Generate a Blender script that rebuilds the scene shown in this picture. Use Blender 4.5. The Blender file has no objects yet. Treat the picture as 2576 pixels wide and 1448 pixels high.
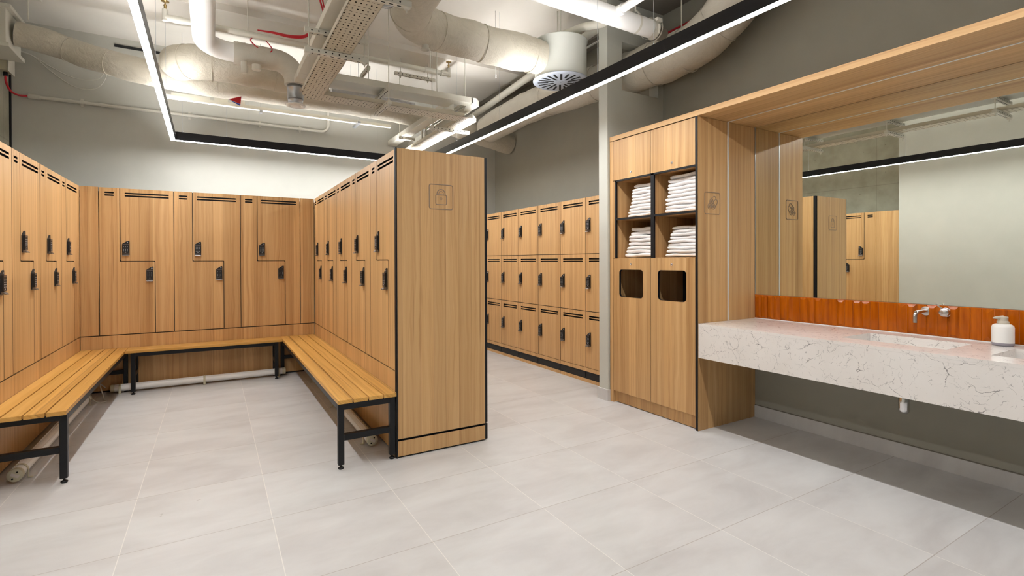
import bpy, math, random
from mathutils import Vector, Matrix, noise
from mathutils.geometry import tessellate_polygon
random.seed(7)
sc = bpy.context.scene
COL = sc.collection
PI = math.pi

# ---------------------------------------------------------------- camera
Rw = ((0.860223, -0.509906, 0.0), (0.0, 0.0, 0.0), (0.0, 0.0, 0.0))
def cam_axes(y, p, r):
    fwd = Vector((math.sin(y)*math.cos(p), math.cos(y)*math.cos(p), math.sin(p)))
    right = Vector((math.cos(y), -math.sin(y), 0)); up = right.cross(fwd)
    r2 = right*math.cos(r)+up*math.sin(r); u2 = -right*math.sin(r)+up*math.cos(r)
    return r2, u2, fwd
cd = bpy.data.cameras.new('camera'); cam = bpy.data.objects.new('camera', cd); COL.objects.link(cam)
rr, uu, ff = cam_axes(0.535075869, -0.00554055605, -0.00319130719)
cam.matrix_world = Matrix(((rr.x, uu.x, -ff.x, 0), (rr.y, uu.y, -ff.y, 0), (rr.z, uu.z, -ff.z, 1.4), (0, 0, 0, 1)))
cd.sensor_width = 36; cd.lens = 1267.65877/2576*36; cd.shift_x = 0; cd.shift_y = -(724-662.945931)/2576
cd.clip_start = 0.02; cd.clip_end = 60
sc.camera = cam
# ---------------------------------------------------------------- world, exposure
w = bpy.data.worlds.new('world'); sc.world = w; w.use_nodes = True
w.node_tree.nodes['Background'].inputs[0].default_value = (0.9, 0.95, 1, 1)
w.node_tree.nodes['Background'].inputs[1].default_value = 0.05
sc.view_settings.view_transform = 'Standard'; sc.view_settings.look = 'None'
sc.view_settings.exposure = 2.2
sc.view_settings.use_curve_mapping = False
LED_DOWN = 19.0
LED_UP = 25.0

# ---------------------------------------------------------------- materials
def srgb(r, g, b):
    f = lambda c: (c/255/12.92) if c/255 <= 0.04045 else ((c/255+0.055)/1.055)**2.4
    return (f(r), f(g), f(b), 1)
def mat(name, col, rough=0.5, metal=0.0, **k):
    m = bpy.data.materials.new(name); m.use_nodes = True
    b = m.node_tree.nodes['Principled BSDF']
    b.inputs['Base Color'].default_value = col; b.inputs['Roughness'].default_value = rough; b.inputs['Metallic'].default_value = metal
    for a, v in k.items(): b.inputs[a.replace('_', ' ')].default_value = v
    return m
class NT:
    def __init__(s, m): s.t = m.node_tree; s.b = s.t.nodes['Principled BSDF']
    def n(s, ty, **k):
        x = s.t.nodes.new(ty)
        for a, v in k.items(): setattr(x, a, v)
        return x
    def l(s, a, b): s.t.links.new(a, b)
    def math(s, op, a, b=None, c=None):
        x = s.n('ShaderNodeMath', operation=op)
        for i, v in enumerate((a, b, c)):
            if v is None: continue
            if isinstance(v, (int, float)): x.inputs[i].default_value = v
            else: s.l(v, x.inputs[i])
        return x.outputs[0]
    def pos(s):
        g = s.n('ShaderNodeNewGeometry'); sp = s.n('ShaderNodeSeparateXYZ'); s.l(g.outputs['Position'], sp.inputs[0]); return sp.outputs
    def vec(s, a, b, c):
        x = s.n('ShaderNodeCombineXYZ')
        for i, v in enumerate((a, b, c)):
            if isinstance(v, (int, float)): x.inputs[i].default_value = v
            else: s.l(v, x.inputs[i])
        return x.outputs[0]
    def noise(s, v, sc_, det=4, rough=0.55, dist=0.0):
        x = s.n('ShaderNodeTexNoise'); s.l(v, x.inputs['Vector']); x.inputs['Scale'].default_value = sc_
        x.inputs['Detail'].default_value = det; x.inputs['Roughness'].default_value = rough; x.inputs['Distortion'].default_value = dist
        return x.outputs[0]
    def ramp(s, f, stops):
        x = s.n('ShaderNodeValToRGB'); s.l(f, x.inputs[0]); e = x.color_ramp.elements
        while len(e) < len(stops): e.new(0.5)
        for i, (p, c) in enumerate(stops): e[i].position = p; e[i].color = c
        return x.outputs[0]
    def mix(s, f, a, b, mode='MIX'):
        x = s.n('ShaderNodeMix', data_type='RGBA', blend_type=mode)
        for i, v in ((0, f), (6, a), (7, b)):
            if isinstance(v, (int, float)): x.inputs[i].default_value = v
            elif isinstance(v, tuple): x.inputs[i].default_value = v
            else: s.l(v, x.inputs[i])
        return x.outputs[2]
    def bump(s, h, st=0.2, d=0.01):
        x = s.n('ShaderNodeBump'); x.inputs['Strength'].default_value = st; x.inputs['Distance'].default_value = d
        s.l(h, x.inputs['Height']); s.l(x.outputs[0], s.b.inputs['Normal'])

def wood(name, axis='z', base=(205, 164, 112), light=(219, 181, 131), dark=(175, 131, 83), plank=9.0, rnd=False, rough=0.42):
    """laminate of glued staves, the grain running along the axis"""
    m = mat(name, srgb(*base), rough); q = NT(m); X, Y, Z = q.pos()
    if axis == 'z': u = q.math('ADD', X, Y); v = Z
    elif axis == 'y': u = q.math('ADD', X, Z); v = Y
    else: u = q.math('ADD', Y, Z); v = X
    if rnd:
        oi = q.n('ShaderNodeObjectInfo'); u = q.math('ADD', u, q.math('MULTIPLY', oi.outputs['Random'], 9.0)); v = q.math('ADD', v, q.math('MULTIPLY', oi.outputs['Random'], 31.0))
    vor = q.n('ShaderNodeTexVoronoi', voronoi_dimensions='1D'); q.l(u, vor.inputs['W']); vor.inputs['Scale'].default_value = plank; vor.inputs['Randomness'].default_value = 0.7
    ved = q.n('ShaderNodeTexVoronoi', voronoi_dimensions='1D', feature='DISTANCE_TO_EDGE'); q.l(u, ved.inputs['W']); ved.inputs['Scale'].default_value = plank; ved.inputs['Randomness'].default_value = 0.7
    sp = q.n('ShaderNodeSeparateColor'); q.l(vor.outputs['Color'], sp.inputs[0]); cell = sp.outputs[0]
    off = q.math('MULTIPLY', cell, 17.0)
    vv = q.math('ADD', v, off)
    # broad figure, cathedral-like streaks, fine pores
    warp = q.noise(q.vec(q.math('MULTIPLY', u, 3.0), 0, q.math('MULTIPLY', vv, 0.9)), 1.6, 3)
    fig = q.noise(q.vec(q.math('ADD', q.math('MULTIPLY', u, 34.0), q.math('MULTIPLY', warp, 2.6)), 0, q.math('MULTIPLY', vv, 0.30)), 1.0, 5, 0.60, 0.08)
    fine = q.noise(q.vec(q.math('MULTIPLY', u, 260.0), 0, q.math('MULTIPLY', vv, 4.0)), 1.0, 3)
    line = q.math('POWER', q.math('SUBTRACT', 1.0, q.math('ABSOLUTE', q.math('SUBTRACT', q.math('MULTIPLY', fig, 2.0), 1.0))), 9.0)
    c = q.ramp(fig, [(0.24, srgb(*dark)), (0.47, srgb(*base)), (0.72, srgb(*light))])
    tone = q.ramp(cell, [(0.0, (0.86, 0.83, 0.79, 1)), (0.5, (1, 1, 1, 1)), (1.0, (1.07, 1.06, 1.04, 1))])
    c = q.mix(1.0, c, tone, 'MULTIPLY')
    strk = q.noise(q.vec(q.math('MULTIPLY', u, 75.0), 3.3, q.math('MULTIPLY', vv, 0.7)), 1.0, 2, 0.5)
    mk = q.noise(q.vec(q.math('MULTIPLY', u, 5.0), 7.7, q.math('MULTIPLY', vv, 1.3)), 1.0, 2)
    line = q.math('MULTIPLY', q.ramp(strk, [(0.60, (0, 0, 0, 1)), (0.72, (1, 1, 1, 1))]), q.ramp(mk, [(0.44, (0, 0, 0, 1)), (0.60, (1, 1, 1, 1))]))
    c = q.mix(q.math('MULTIPLY', line, 0.62), c, srgb(dark[0]-28, dark[1]-26, dark[2]-20))
    c = q.mix(q.math('MULTIPLY', fine, 0.22), c, srgb(dark[0]-10, dark[1]-10, dark[2]-8))
    edge = q.math('LESS_THAN', ved.outputs['Distance'], 0.012)
    c = q.mix(q.math('MULTIPLY', edge, 0.40), c, srgb(120, 80, 42))
    q.l(c, q.b.inputs['Base Color']); q.bump(fine, 0.05, 0.002)
    q.b.inputs['Specular IOR Level'].default_value = 0.35
    return m

M = {}
M['wood'] = wood('oak_laminate_vertical', 'z')
M['wood_y'] = wood('oak_laminate_along', 'y')
M['slat'] = wood('oiled_oak_slat_y', 'y', (208, 160, 84), (224, 178, 104), (186, 134, 62), plank=2.0, rnd=True, rough=0.38)
M['slat_x'] = wood('oiled_oak_slat_x', 'x', (208, 160, 84), (224, 178, 104), (186, 134, 62), plank=2.0, rnd=True, rough=0.38)
M['black'] = mat('black_board', (0.004, 0.004, 0.005, 1), 0.5)
M['blackedge'] = mat('black_edging', (0.006, 0.006, 0.008, 1), 0.5, Specular_IOR_Level=0.3)
M['blacksteel'] = mat('black_powder_coated_steel', (0.005, 0.0055, 0.007, 1), 0.38, Specular_IOR_Level=0.35)
M['blackled'] = mat('black_anodised_aluminium', (0.008, 0.008, 0.011, 1), 0.4, Specular_IOR_Level=0.35)
M['gun'] = mat('smoked_keypad_bar', (0.10, 0.08, 0.075, 1), 0.3, 0.4)
M['steel'] = mat('brushed_steel', (0.55, 0.52, 0.50, 1), 0.26, 1.0)
M['lip'] = mat('smoky_metal_lip', (0.20, 0.18, 0.17, 1), 0.32, 0.9)
M['chrome'] = mat('chrome', (0.75, 0.75, 0.76, 1), 0.08, 1.0)
M['galv'] = mat('galvanised_steel', (0.50, 0.52, 0.54, 1), 0.33, 0.9)
M['alu'] = mat('satin_aluminium_strip', (0.78, 0.78, 0.78, 1), 0.35, 0.35)
M['white'] = mat('white_enamel', srgb(236, 235, 232), 0.35)
M['paintpipe'] = mat('cream_painted_metal', srgb(214, 211, 199), 0.45)
M['cream'] = mat('cream_plastic', srgb(196, 190, 165), 0.45)
M['groove'] = mat('routed_groove', srgb(148, 126, 104), 0.6)
M['red'] = mat('red_cable', srgb(190, 22, 40), 0.45)
M['blue'] = mat('blue_film', srgb(40, 70, 190), 0.5)
M['whitecable'] = mat('white_cable', srgb(205, 203, 192), 0.5)
M['brass'] = mat('brass', (0.62, 0.45, 0.2, 1), 0.35, 1.0)
M['darkhole'] = mat('dark_void', (0.004, 0.004, 0.004, 1), 0.8)
M['soapgrey'] = mat('warm_grey_plastic', srgb(196, 188, 172), 0.4)
M['soapbase'] = mat('grey_rubber_base', srgb(150, 146, 156), 0.5)
M['num'] = mat('white_print', srgb(230, 230, 235), 0.5)
M['mirror'] = mat('silvered_mirror', (0.84, 0.87, 0.81, 1), 0.0, 1.0)
M['diffblue'] = mat('pale_blue_grey_steel', srgb(176, 184, 196), 0.4)
M['label'] = mat('paper_label', srgb(205, 196, 190), 0.6)
def emis(name, col, s):
    m = bpy.data.materials.new(name); m.use_nodes = True; t = m.node_tree; t.nodes.remove(t.nodes['Principled BSDF'])
    e = t.nodes.new('ShaderNodeEmission'); e.inputs[0].default_value = col; e.inputs[1].default_value = s
    t.links.new(e.outputs[0], t.nodes['Material Output'].inputs[0]); return m
M['led'] = emis('led_diffuser', (0.99, 0.985, 0.985, 1), LED_DOWN)
M['ledup'] = emis('led_uplight', (0.99, 0.985, 0.985, 1), LED_UP)
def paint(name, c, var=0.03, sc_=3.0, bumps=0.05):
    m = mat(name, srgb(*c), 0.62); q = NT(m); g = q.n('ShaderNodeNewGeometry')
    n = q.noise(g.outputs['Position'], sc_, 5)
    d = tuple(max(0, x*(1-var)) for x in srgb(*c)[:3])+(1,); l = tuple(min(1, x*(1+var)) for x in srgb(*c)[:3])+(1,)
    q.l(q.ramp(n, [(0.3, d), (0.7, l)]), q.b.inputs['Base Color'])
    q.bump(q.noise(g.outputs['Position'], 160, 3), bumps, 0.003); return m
M['wall'] = paint('sage_wall_paint_shaded', (156, 154, 142))  # sage paint with the right wall's dimmer light put into the colour
M['wall_lit'] = paint('sage_wall_paint_lit', (194, 193, 184))  # same sage paint, lightened in colour for the brighter lit back and left walls
M['nib'] = paint('pale_grey_wall_paint', (196, 197, 188))
M['ceil'] = paint('off_white_ceiling_paint', (226, 221, 212), 0.05, 1.2)
M['ceildark'] = paint('dark_grey_ceiling_board', (120, 114, 104), 0.1, 2.0)
def concrete():
    m = mat('painted_concrete', srgb(176, 174, 156), 0.7); q = NT(m); X, Y, Z = q.pos(); g = q.n('ShaderNodeNewGeometry')
    n = q.noise(g.outputs['Position'], 4, 6)
    c = q.ramp(n, [(0.3, srgb(160, 158, 140)), (0.7, srgb(184, 182, 164))])
    pit = q.n('ShaderNodeTexVoronoi'); q.l(g.outputs['Position'], pit.inputs['Vector']); pit.inputs['Scale'].default_value = 7
    p = q.math('LESS_THAN', pit.outputs['Distance'], 0.055)
    c = q.mix(q.math('MULTIPLY', p, 0.55), c, srgb(70, 66, 56))
    for ax, s_ in ((Y, 1.35), (Z, 1.1)):
        fr = q.math('FRACT', q.math('MULTIPLY', ax, s_)); c = q.mix(q.math('MULTIPLY', q.math('LESS_THAN', fr, 0.012), 0.3), c, srgb(110, 108, 95))
    q.l(c, q.b.inputs['Base Color']); q.bump(n, 0.15, 0.01); return m
M['concrete'] = concrete()
def floor_tile(name, tile=0.665, ox=0.27, oy=1.03, grout=True):
    m = mat(name, srgb(205, 200, 196), 0.42); q = NT(m); X, Y, Z = q.pos()
    fx = q.math('DIVIDE', q.math('SUBTRACT', X, ox-20*tile), tile); fy = q.math('DIVIDE', q.math('SUBTRACT', Y, oy-20*tile), tile)
    ix = q.math('FLOOR', fx); iy = q.math('FLOOR', fy)
    wn = q.n('ShaderNodeTexWhiteNoise', noise_dimensions='2D'); q.l(q.vec(ix, iy, 0), wn.inputs['Vector'])
    px = q.math('ADD', q.math('MULTIPLY', X, 1.0), q.math('MULTIPLY', wn.outputs[0], 13.0))
    a = q.noise(q.vec(px, q.math('MULTIPLY', Y, 2.3), Z), 1.5, 6, 0.6, 0.4)
    b = q.noise(q.vec(q.math('MULTIPLY', px, 2.0), q.math('MULTIPLY', Y, 12.0), Z), 1.6, 5, 0.6)
    c = q.ramp(a, [(0.30, srgb(190, 188, 187)), (0.5, srgb(202, 201, 200)), (0.72, srgb(211, 211, 210))])
    c = q.mix(q.math('MULTIPLY', q.math('POWER', b, 2.0), 0.18), c, srgb(176, 166, 158))
    tn = q.ramp(wn.outputs[0], [(0, (0.965, 0.955, 0.95, 1)), (1, (1.0, 1.0, 1.0, 1))]); c = q.mix(1.0, c, tn, 'MULTIPLY')
    sp = q.noise(q.vec(X, Y, Z), 9.0, 2); c = q.mix(q.math('MULTIPLY', q.math('GREATER_THAN', sp, 0.76), 0.4), c, srgb(150, 142, 134))
    if grout:
        def ln(f):
            r_ = q.math('FRACT', f); return q.math('LESS_THAN', q.math('MINIMUM', r_, q.math('SUBTRACT', 1.0, r_)), 0.0030)
        gx, gy = ln(fx), ln(fy)
        c = q.mix(gx, c, srgb(220, 217, 212)); c = q.mix(q.math('MULTIPLY', gy, 0.9), c, srgb(166, 158, 152))
    q.l(c, q.b.inputs['Base Color']); q.bump(b, 0.03, 0.002); return m
M['floor'] = floor_tile('porcelain_floor_tile')
M['skirt'] = floor_tile('porcelain_skirting', grout=False)
def quartz():
    m = mat('white_quartz_with_grey_veins', srgb(222, 214, 207), 0.16); q = NT(m); g = q.n('ShaderNodeNewGeometry'); P = g.outputs['Position']
    w_ = q.n('ShaderNodeTexNoise'); q.l(P, w_.inputs['Vector']); w_.inputs['Scale'].default_value = 5; w_.inputs['Detail'].default_value = 6
    ad = q.n('ShaderNodeVectorMath', operation='MULTIPLY_ADD'); q.l(w_.outputs['Color'], ad.inputs[0]); ad.inputs[1].default_value = (0.22, 0.22, 0.22); q.l(P, ad.inputs[2])
    c = srgb(228, 220, 214)
    base = q.ramp(q.noise(P, 3, 3), [(0.3, srgb(226, 221, 216)), (0.7, srgb(234, 230, 226))])
    for s_, wd, lo, hi, k in ((4.2, 0.0050, 0.48, 0.58, 0.75), (10.0, 0.009, 0.50, 0.60, 0.6), (24, 0.018, 0.52, 0.60, 0.5)):
        v = q.n('ShaderNodeTexVoronoi', feature='DISTANCE_TO_EDGE'); q.l(ad.outputs[0], v.inputs['Vector']); v.inputs['Scale'].default_value = s_
        ln = q.math('LESS_THAN', v.outputs['Distance'], wd)
        mk = q.ramp(q.noise(P, 6+s_, 4), [(lo, (0, 0, 0, 1)), (hi, (1, 1, 1, 1))])
        base = q.mix(q.math('MULTIPLY', q.math('MULTIPLY', ln, mk), k), base, srgb(104, 100, 100))
    q.l(base, q.b.inputs['Base Color']); return m
M['quartz'] = quartz()
def glaze():
    m = mat('burnt_orange_glaze', srgb(176, 74, 8), 0.10); q = NT(m); X, Y, Z = q.pos()
    n = q.noise(q.vec(X, q.math('MULTIPLY', Y, 12), Z), 4, 3)
    q.l(q.ramp(n, [(0.3, srgb(158, 72, 0)), (0.7, srgb(194, 100, 6))]), q.b.inputs['Base Color']); q.b.inputs['Specular IOR Level'].default_value = 0.35; return m
M['glaze'] = glaze()
M['grout'] = mat('terracotta_grout', srgb(214, 130, 70), 0.7)
def wrap(name, c, st=0.5, sc_=9.0, rough=0.5, metal=0.0):
    m = mat(name, srgb(*c), rough, metal); q = NT(m); g = q.n('ShaderNodeNewGeometry')
    a = q.noise(g.outputs['Position'], sc_, 6, 0.6, 1.2); b = q.noise(g.outputs['Position'], sc_*3.5, 4, 0.6, 1.0)
    h = q.math('ADD', a, q.math('MULTIPLY', b, 0.4)); q.bump(h, st, 0.03)
    d = tuple(x*0.93 for x in srgb(*c)[:3])+(1,)
    q.l(q.ramp(a, [(0.35, d), (0.65, srgb(*c))]), q.b.inputs['Base Color']); return m
M['wrap'] = wrap('painted_foil_insulation', (206, 199, 182))
M['wrapR'] = wrap('painted_foil_insulation_smooth', (208, 203, 190), 0.3, 6)
M['foil'] = wrap('crumpled_silver_foil', (222, 224, 228), 1.0, 22, 0.34, 0.6)
M['towel'] = wrap('white_terry', (250, 247, 247), 0.35, 60, 0.95)
def perf():
    m = mat('perforated_cream_steel', srgb(198, 190, 170), 0.45); q = NT(m); X, Y, Z = q.pos(); t = m.node_tree
    def cellm(a, b, pa, pb, wa, wb):
        fa = q.math('ABSOLUTE', q.math('SUBTRACT', q.math('FRACT', q.math('MULTIPLY', a, 1/pa)), 0.5)); fb = q.math('ABSOLUTE', q.math('SUBTRACT', q.math('FRACT', q.math('MULTIPLY', b, 1/pb)), 0.5))
        return q.math('MULTIPLY', q.math('LESS_THAN', fa, wa), q.math('LESS_THAN', fb, wb))
    h1 = cellm(X, Y, 0.033, 0.088, 0.15, 0.085); h2 = cellm(X, q.math('ADD', Y, 0.044), 0.033, 0.088, 0.26, 0.03)
    k = q.math('MAXIMUM', h1, h2)
    g = q.n('ShaderNodeNewGeometry'); sn = q.n('ShaderNodeSeparateXYZ'); q.l(g.outputs['True Normal'], sn.inputs[0])
    k = q.math('MULTIPLY', k, q.math('GREATER_THAN', q.math('ABSOLUTE', sn.outputs[2]), 0.9))
    tr = q.n('ShaderNodeBsdfDiffuse'); tr.inputs[0].default_value = (0.01, 0.009, 0.008, 1); mx = q.n('ShaderNodeMixShader'); q.l(k, mx.inputs[0]); q.l(q.b.outputs[0], mx.inputs[1]); q.l(tr.outputs[0], mx.inputs[2])
    q.l(mx.outputs[0], t.nodes['Material Output'].inputs[0]); return m
M['perf'] = perf()

# ---------------------------------------------------------------- mesh helpers
class MB:
    def __init__(s): s.v = []; s.f = []; s.m = []; s.s = []; s.mi = 0
    def add(s, vs, fs, smooth=False):
        o = len(s.v); s.v += [tuple(p) for p in vs]; s.f += [[i+o for i in f] for f in fs]
        s.m += [s.mi]*len(fs); s.s += [smooth]*len(fs); return s
    def mat(s, i): s.mi = i; return s
    def box(s, x0, x1, y0, y1, z0, z1):
        if x0 > x1: x0, x1 = x1, x0
        if y0 > y1: y0, y1 = y1, y0
        if z0 > z1: z0, z1 = z1, z0
        return s.add([(x0, y0, z0), (x1, y0, z0), (x1, y1, z0), (x0, y1, z0), (x0, y0, z1), (x1, y0, z1), (x1, y1, z1), (x0, y1, z1)],
                     [(0, 3, 2, 1), (4, 5, 6, 7), (0, 1, 5, 4), (1, 2, 6, 5), (2, 3, 7, 6), (3, 0, 4, 7)])
    def plate(s, loops, t, O=(0, 0, 0), U=(1, 0, 0), V=(0, 0, 1), N=(0, 1, 0), side=None):
        """2D loops (outer, holes...) in the frame O,U,V; thickness t along N"""
        O, U, V, N = map(Vector, (O, U, V, N)); flat = [p for l in loops for p in l]; k = len(flat)
        a = [O+U*p[0]+V*p[1] for p in flat]; b = [p+N*t for p in a]
        tri = tessellate_polygon([[Vector((p[0], p[1], 0)) for p in l] for l in loops])
        fs = []
        for q in tri:
            n = (a[q[1]]-a[q[0]]).cross(a[q[2]]-a[q[0]])
            q = tuple(q) if n.dot(N) < 0 else (q[0], q[2], q[1])
            fs.append(q); fs.append((q[0]+k, q[2]+k, q[1]+k))
        o = 0; fs2 = []
        for l in loops:
            n = len(l)
            for i in range(n): j = (i+1) % n; fs2.append((o+i, o+j, o+j+k, o+i+k))
            o += n
        s.add(a+b, fs); m0 = s.mi
        if side is not None: s.mi = side
        base = len(s.v)-2*k; s.f += [[i+base for i in f] for f in fs2]; s.m += [s.mi]*len(fs2); s.s += [False]*len(fs2); s.mi = m0
        return s
    def board(s, x0, x1, y0, y1, z0, z1, axis='y', side=1):
        """compact laminate board: decor faces across the axis, black core on the edges"""
        if axis == 'y': return s.plate([rect(x0, x1, z0, z1)], y1-y0, O=(0, y0, 0), side=side)
        return s.plate([rect(y0, y1, z0, z1)], x1-x0, O=(x0, 0, 0), U=(0, 1, 0), V=(0, 0, 1), N=(1, 0, 0), side=side)
    def tube(s, path, r, n=12, caps=True, wob=0.0, seed=0.0, smooth=True):
        P = [Vector(p) for p in path]; R = r if isinstance(r, (list, tuple)) else [r]*len(P)
        T = []
        for i in range(len(P)):
            a = P[max(0, i-1)]; b = P[min(len(P)-1, i+1)]; T.append((b-a).normalized())
        ref = Vector((0, 0, 1)) if abs(T[0].z) < 0.9 else Vector((1, 0, 0))
        u = (ref - T[0]*ref.dot(T[0])).normalized(); vs = []
        for i, p in enumerate(P):
            u = (u-T[i]*u.dot(T[i])).normalized(); v = T[i].cross(u)
            for k in range(n):
                a = 2*PI*k/n; d = u*math.cos(a)+v*math.sin(a); rr_ = R[i]
                if wob: rr_ *= 1+wob*noise.noise((p+d*rr_)*5+Vector((seed, 0, 0)))
                vs.append(p+d*rr_)
        fs = [(i*n+k, i*n+(k+1) % n, (i+1)*n+(k+1) % n, (i+1)*n+k) for i in range(len(P)-1) for k in range(n)]
        s.add(vs, fs, smooth)
        if caps:
            s.add(vs[:n], [tuple(reversed(range(n)))]); s.add(vs[-n:], [tuple(range(n))])
        return s
    def cyl(s, a, b, r, n=20): return s.tube([a, b], r, n)
    def lathe(s, prof, O, A=(0, 0, 1), n=28, smooth=True):
        A = Vector(A).normalized(); ref = Vector((1, 0, 0)) if abs(A.x) < 0.9 else Vector((0, 1, 0)); u = A.cross(ref).normalized(); v = A.cross(u); O = Vector(O)
        vs = [O+A*h+(u*math.cos(2*PI*k/n)+v*math.sin(2*PI*k/n))*r for r, h in prof for k in range(n)]
        fs = [(i*n+k, i*n+(k+1) % n, (i+1)*n+(k+1) % n, (i+1)*n+k) for i in range(len(prof)-1) for k in range(n)]
        s.add(vs, fs, smooth); 
        if prof[0][0] > 1e-5: s.add(vs[:n], [tuple(reversed(range(n)))])
        if prof[-1][0] > 1e-5: s.add(vs[-n:], [tuple(range(n))])
        return s
    def rbar(s, p0, p1, w_, h_, up=(0, 0, 1)):
        """rectangular bar between two points"""
        p0, p1, up = Vector(p0), Vector(p1), Vector(up); t = (p1-p0).normalized(); sd = t.cross(up).normalized(); up = sd.cross(t)
        vs = [p+sd*a*w_/2+up*b*h_/2 for p in (p0, p1) for a, b in ((-1, -1), (1, -1), (1, 1), (-1, 1))]
        return s.add(vs, [(0, 1, 2, 3), (7, 6, 5, 4), (0, 4, 5, 1), (1, 5, 6, 2), (2, 6, 7, 3), (3, 7, 4, 0)])
    def mesh(s, name, mats, org=(0, 0, 0)):
        me = bpy.data.meshes.new(name); o = Vector(org)
        me.from_pydata([tuple(Vector(p)-o) for p in s.v], [], s.f)
        for m_ in (mats if isinstance(mats, (list, tuple)) else [mats]): me.materials.append(M[m_])
        me.polygons.foreach_set('material_index', s.m); me.polygons.foreach_set('use_smooth', s.s); me.update()
        import bmesh
        bm = bmesh.new(); bm.from_mesh(me); bmesh.ops.recalc_face_normals(bm, faces=bm.faces); bm.to_mesh(me); bm.free()
        return me
ORG = {}
def thing(name, label, cat, loc=(0, 0, 0), group=None):
    o = bpy.data.objects.new(name, None); COL.objects.link(o); o.location = loc; o.empty_display_size = 0.1
    o['label'] = label; o['category'] = cat
    if group: o['group'] = group
    ORG[o.name] = Vector(loc); return o
def part(name, mb, mats, parent, label=None, bevel=0, seg=2):
    org = ORG.get(parent.name, Vector()) if parent else Vector()
    me = mb.mesh(name, mats, org); o = bpy.data.objects.new(name, me); COL.objects.link(o); o.parent = parent; ORG[o.name] = org
    if label: o['label'] = label
    if bevel:
        b = o.modifiers.new('bevel', 'BEVEL'); b.width = bevel; b.segments = seg; b.limit_method = 'ANGLE'; b.angle_limit = 0.7
    return o
def solo(name, mb, mats, label, cat, group=None, bevel=0, seg=2):
    me = mb.mesh(name, mats); o = bpy.data.objects.new(name, me); COL.objects.link(o); o['label'] = label; o['category'] = cat
    if group: o['group'] = group
    if bevel:
        b = o.modifiers.new('bevel', 'BEVEL'); b.width = bevel; b.segments = seg; b.limit_method = 'ANGLE'; b.angle_limit = 0.7
    return o
def struct(name, mb, mats, label=None):
    me = mb.mesh(name, mats); o = bpy.data.objects.new(name, me); COL.objects.link(o); o['kind'] = 'structure'
    if label: o['label'] = label
    return o
def copy_tree(o, parent=None):
    c = o.copy(); COL.objects.link(c); c.parent = parent
    for ch in list(o.children): copy_tree(ch, c)
    return c
def rect(x0, x1, z0, z1): return [(x0, z0), (x1, z0), (x1, z1), (x0, z1)]
def rrect(x0, x1, z0, z1, r, n=5):
    out = []
    for cx, cz, a0 in ((x1-r, z0+r, -90), (x1-r, z1-r, 0), (x0+r, z1-r, 90), (x0+r, z0+r, 180)):
        for k in range(n+1): a = math.radians(a0+90*k/n); out.append((cx+r*math.cos(a), cz+r*math.sin(a)))
    return out
def roundpoly(pts, rad, n=4):
    out = []; k = len(pts)
    for i in range(k):
        p = Vector(pts[i]); r = rad[i]
        if r <= 0: out.append(tuple(p)); continue
        a = (Vector(pts[i-1])-p).normalized(); b = (Vector(pts[(i+1) % k])-p).normalized()
        for j in range(n+1):
            t = j/n; q = p+a*r*(1-t)**2+b*r*t**2; out.append((q.x, q.y))
    return out
def arc(c, r, a0, a1, n, U, V):
    c, U, V = Vector(c), Vector(U), Vector(V)
    return [c+U*r*math.cos(math.radians(a0+(a1-a0)*k/n))+V*r*math.sin(math.radians(a0+(a1-a0)*k/n)) for k in range(n+1)]
def smooth_path(pts, n=6):
    P = [Vector(p) for p in pts]; out = []
    for i in range(len(P)-1):
        a = P[max(0, i-1)]; b = P[i]; c = P[i+1]; d = P[min(len(P)-1, i+2)]
        for k in range(n):
            t = k/n; out.append(0.5*((2*b)+(c-a)*t+(2*a-5*b+4*c-d)*t*t+(3*b-a-3*c+d)*t**3))
    out.append(P[-1]); return out
def text_mb(mb, s_, size, O, U, V, N, lift):
    cu = bpy.data.curves.new('t', 'FONT'); cu.body = s_; cu.size = size; cu.align_x = 'CENTER'; cu.align_y = 'CENTER'
    ob = bpy.data.objects.new('t', cu); COL.objects.link(ob); dg = bpy.context.evaluated_depsgraph_get()
    me = ob.evaluated_get(dg).to_mesh(); O, U, V, N = map(Vector, (O, U, V, N))
    mb.add([O+U*v.co.x+V*v.co.y+N*lift for v in me.vertices], [list(p.vertices) for p in me.polygons])
    ob.evaluated_get(dg).to_mesh_clear(); bpy.data.objects.remove(ob); bpy.data.curves.remove(cu)
ordw = ['first', 'second', 'third', 'fourth', 'fifth', 'sixth', 'seventh', 'eighth', 'ninth', 'tenth', 'eleventh']

# ================================================================ the setting
CZ = 4.08; YB = 7.60; XR = 4.173; XL = -1.92; YN = -4.2
struct('floor', MB().box(XL-0.2, XR+0.2, YN-0.2, YB+0.2, -0.1, 0), 'floor')
struct('ceiling', MB().box(XL-0.2, XR+0.2, YN-0.2, YB+0.2, CZ, CZ+0.15), 'ceil')
struct('wall_back', MB().box(XL-0.2, XR+0.2, YB, YB+0.15, 0, CZ), 'wall_lit')
struct('wall_right', MB().box(XR, XR+0.15, YN, YB, 0, CZ), 'wall')
struct('wall_left', MB().box(XL-0.15, XL, 3.8, YB, 0, CZ), 'concrete')
struct('wall_left_front', MB().box(XL-0.15, -1.205, YN, 3.822, 0, CZ), 'wall_lit')
struct('wall_front', MB().box(XL-0.2, XR+0.2, YN-0.15, YN, 0, CZ), 'wall')
nb = MB().plate([rect(3.387, XR, 0, CZ), rrect(3.58, 4.10, 3.13, 3.62, 0.004)], 0.13, O=(0, 3.84, 0))
struct('wall_nib', nb, 'nib')
struct('baseboard_nib', MB().box(3.372, 3.387, 3.828, 3.985, 0, 0.112).box(3.387, 3.43, 3.83, 3.84, 0, 0.112).box(3.387, 3.66, 3.97, 3.985, 0, 0.112), 'skirt')
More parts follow.
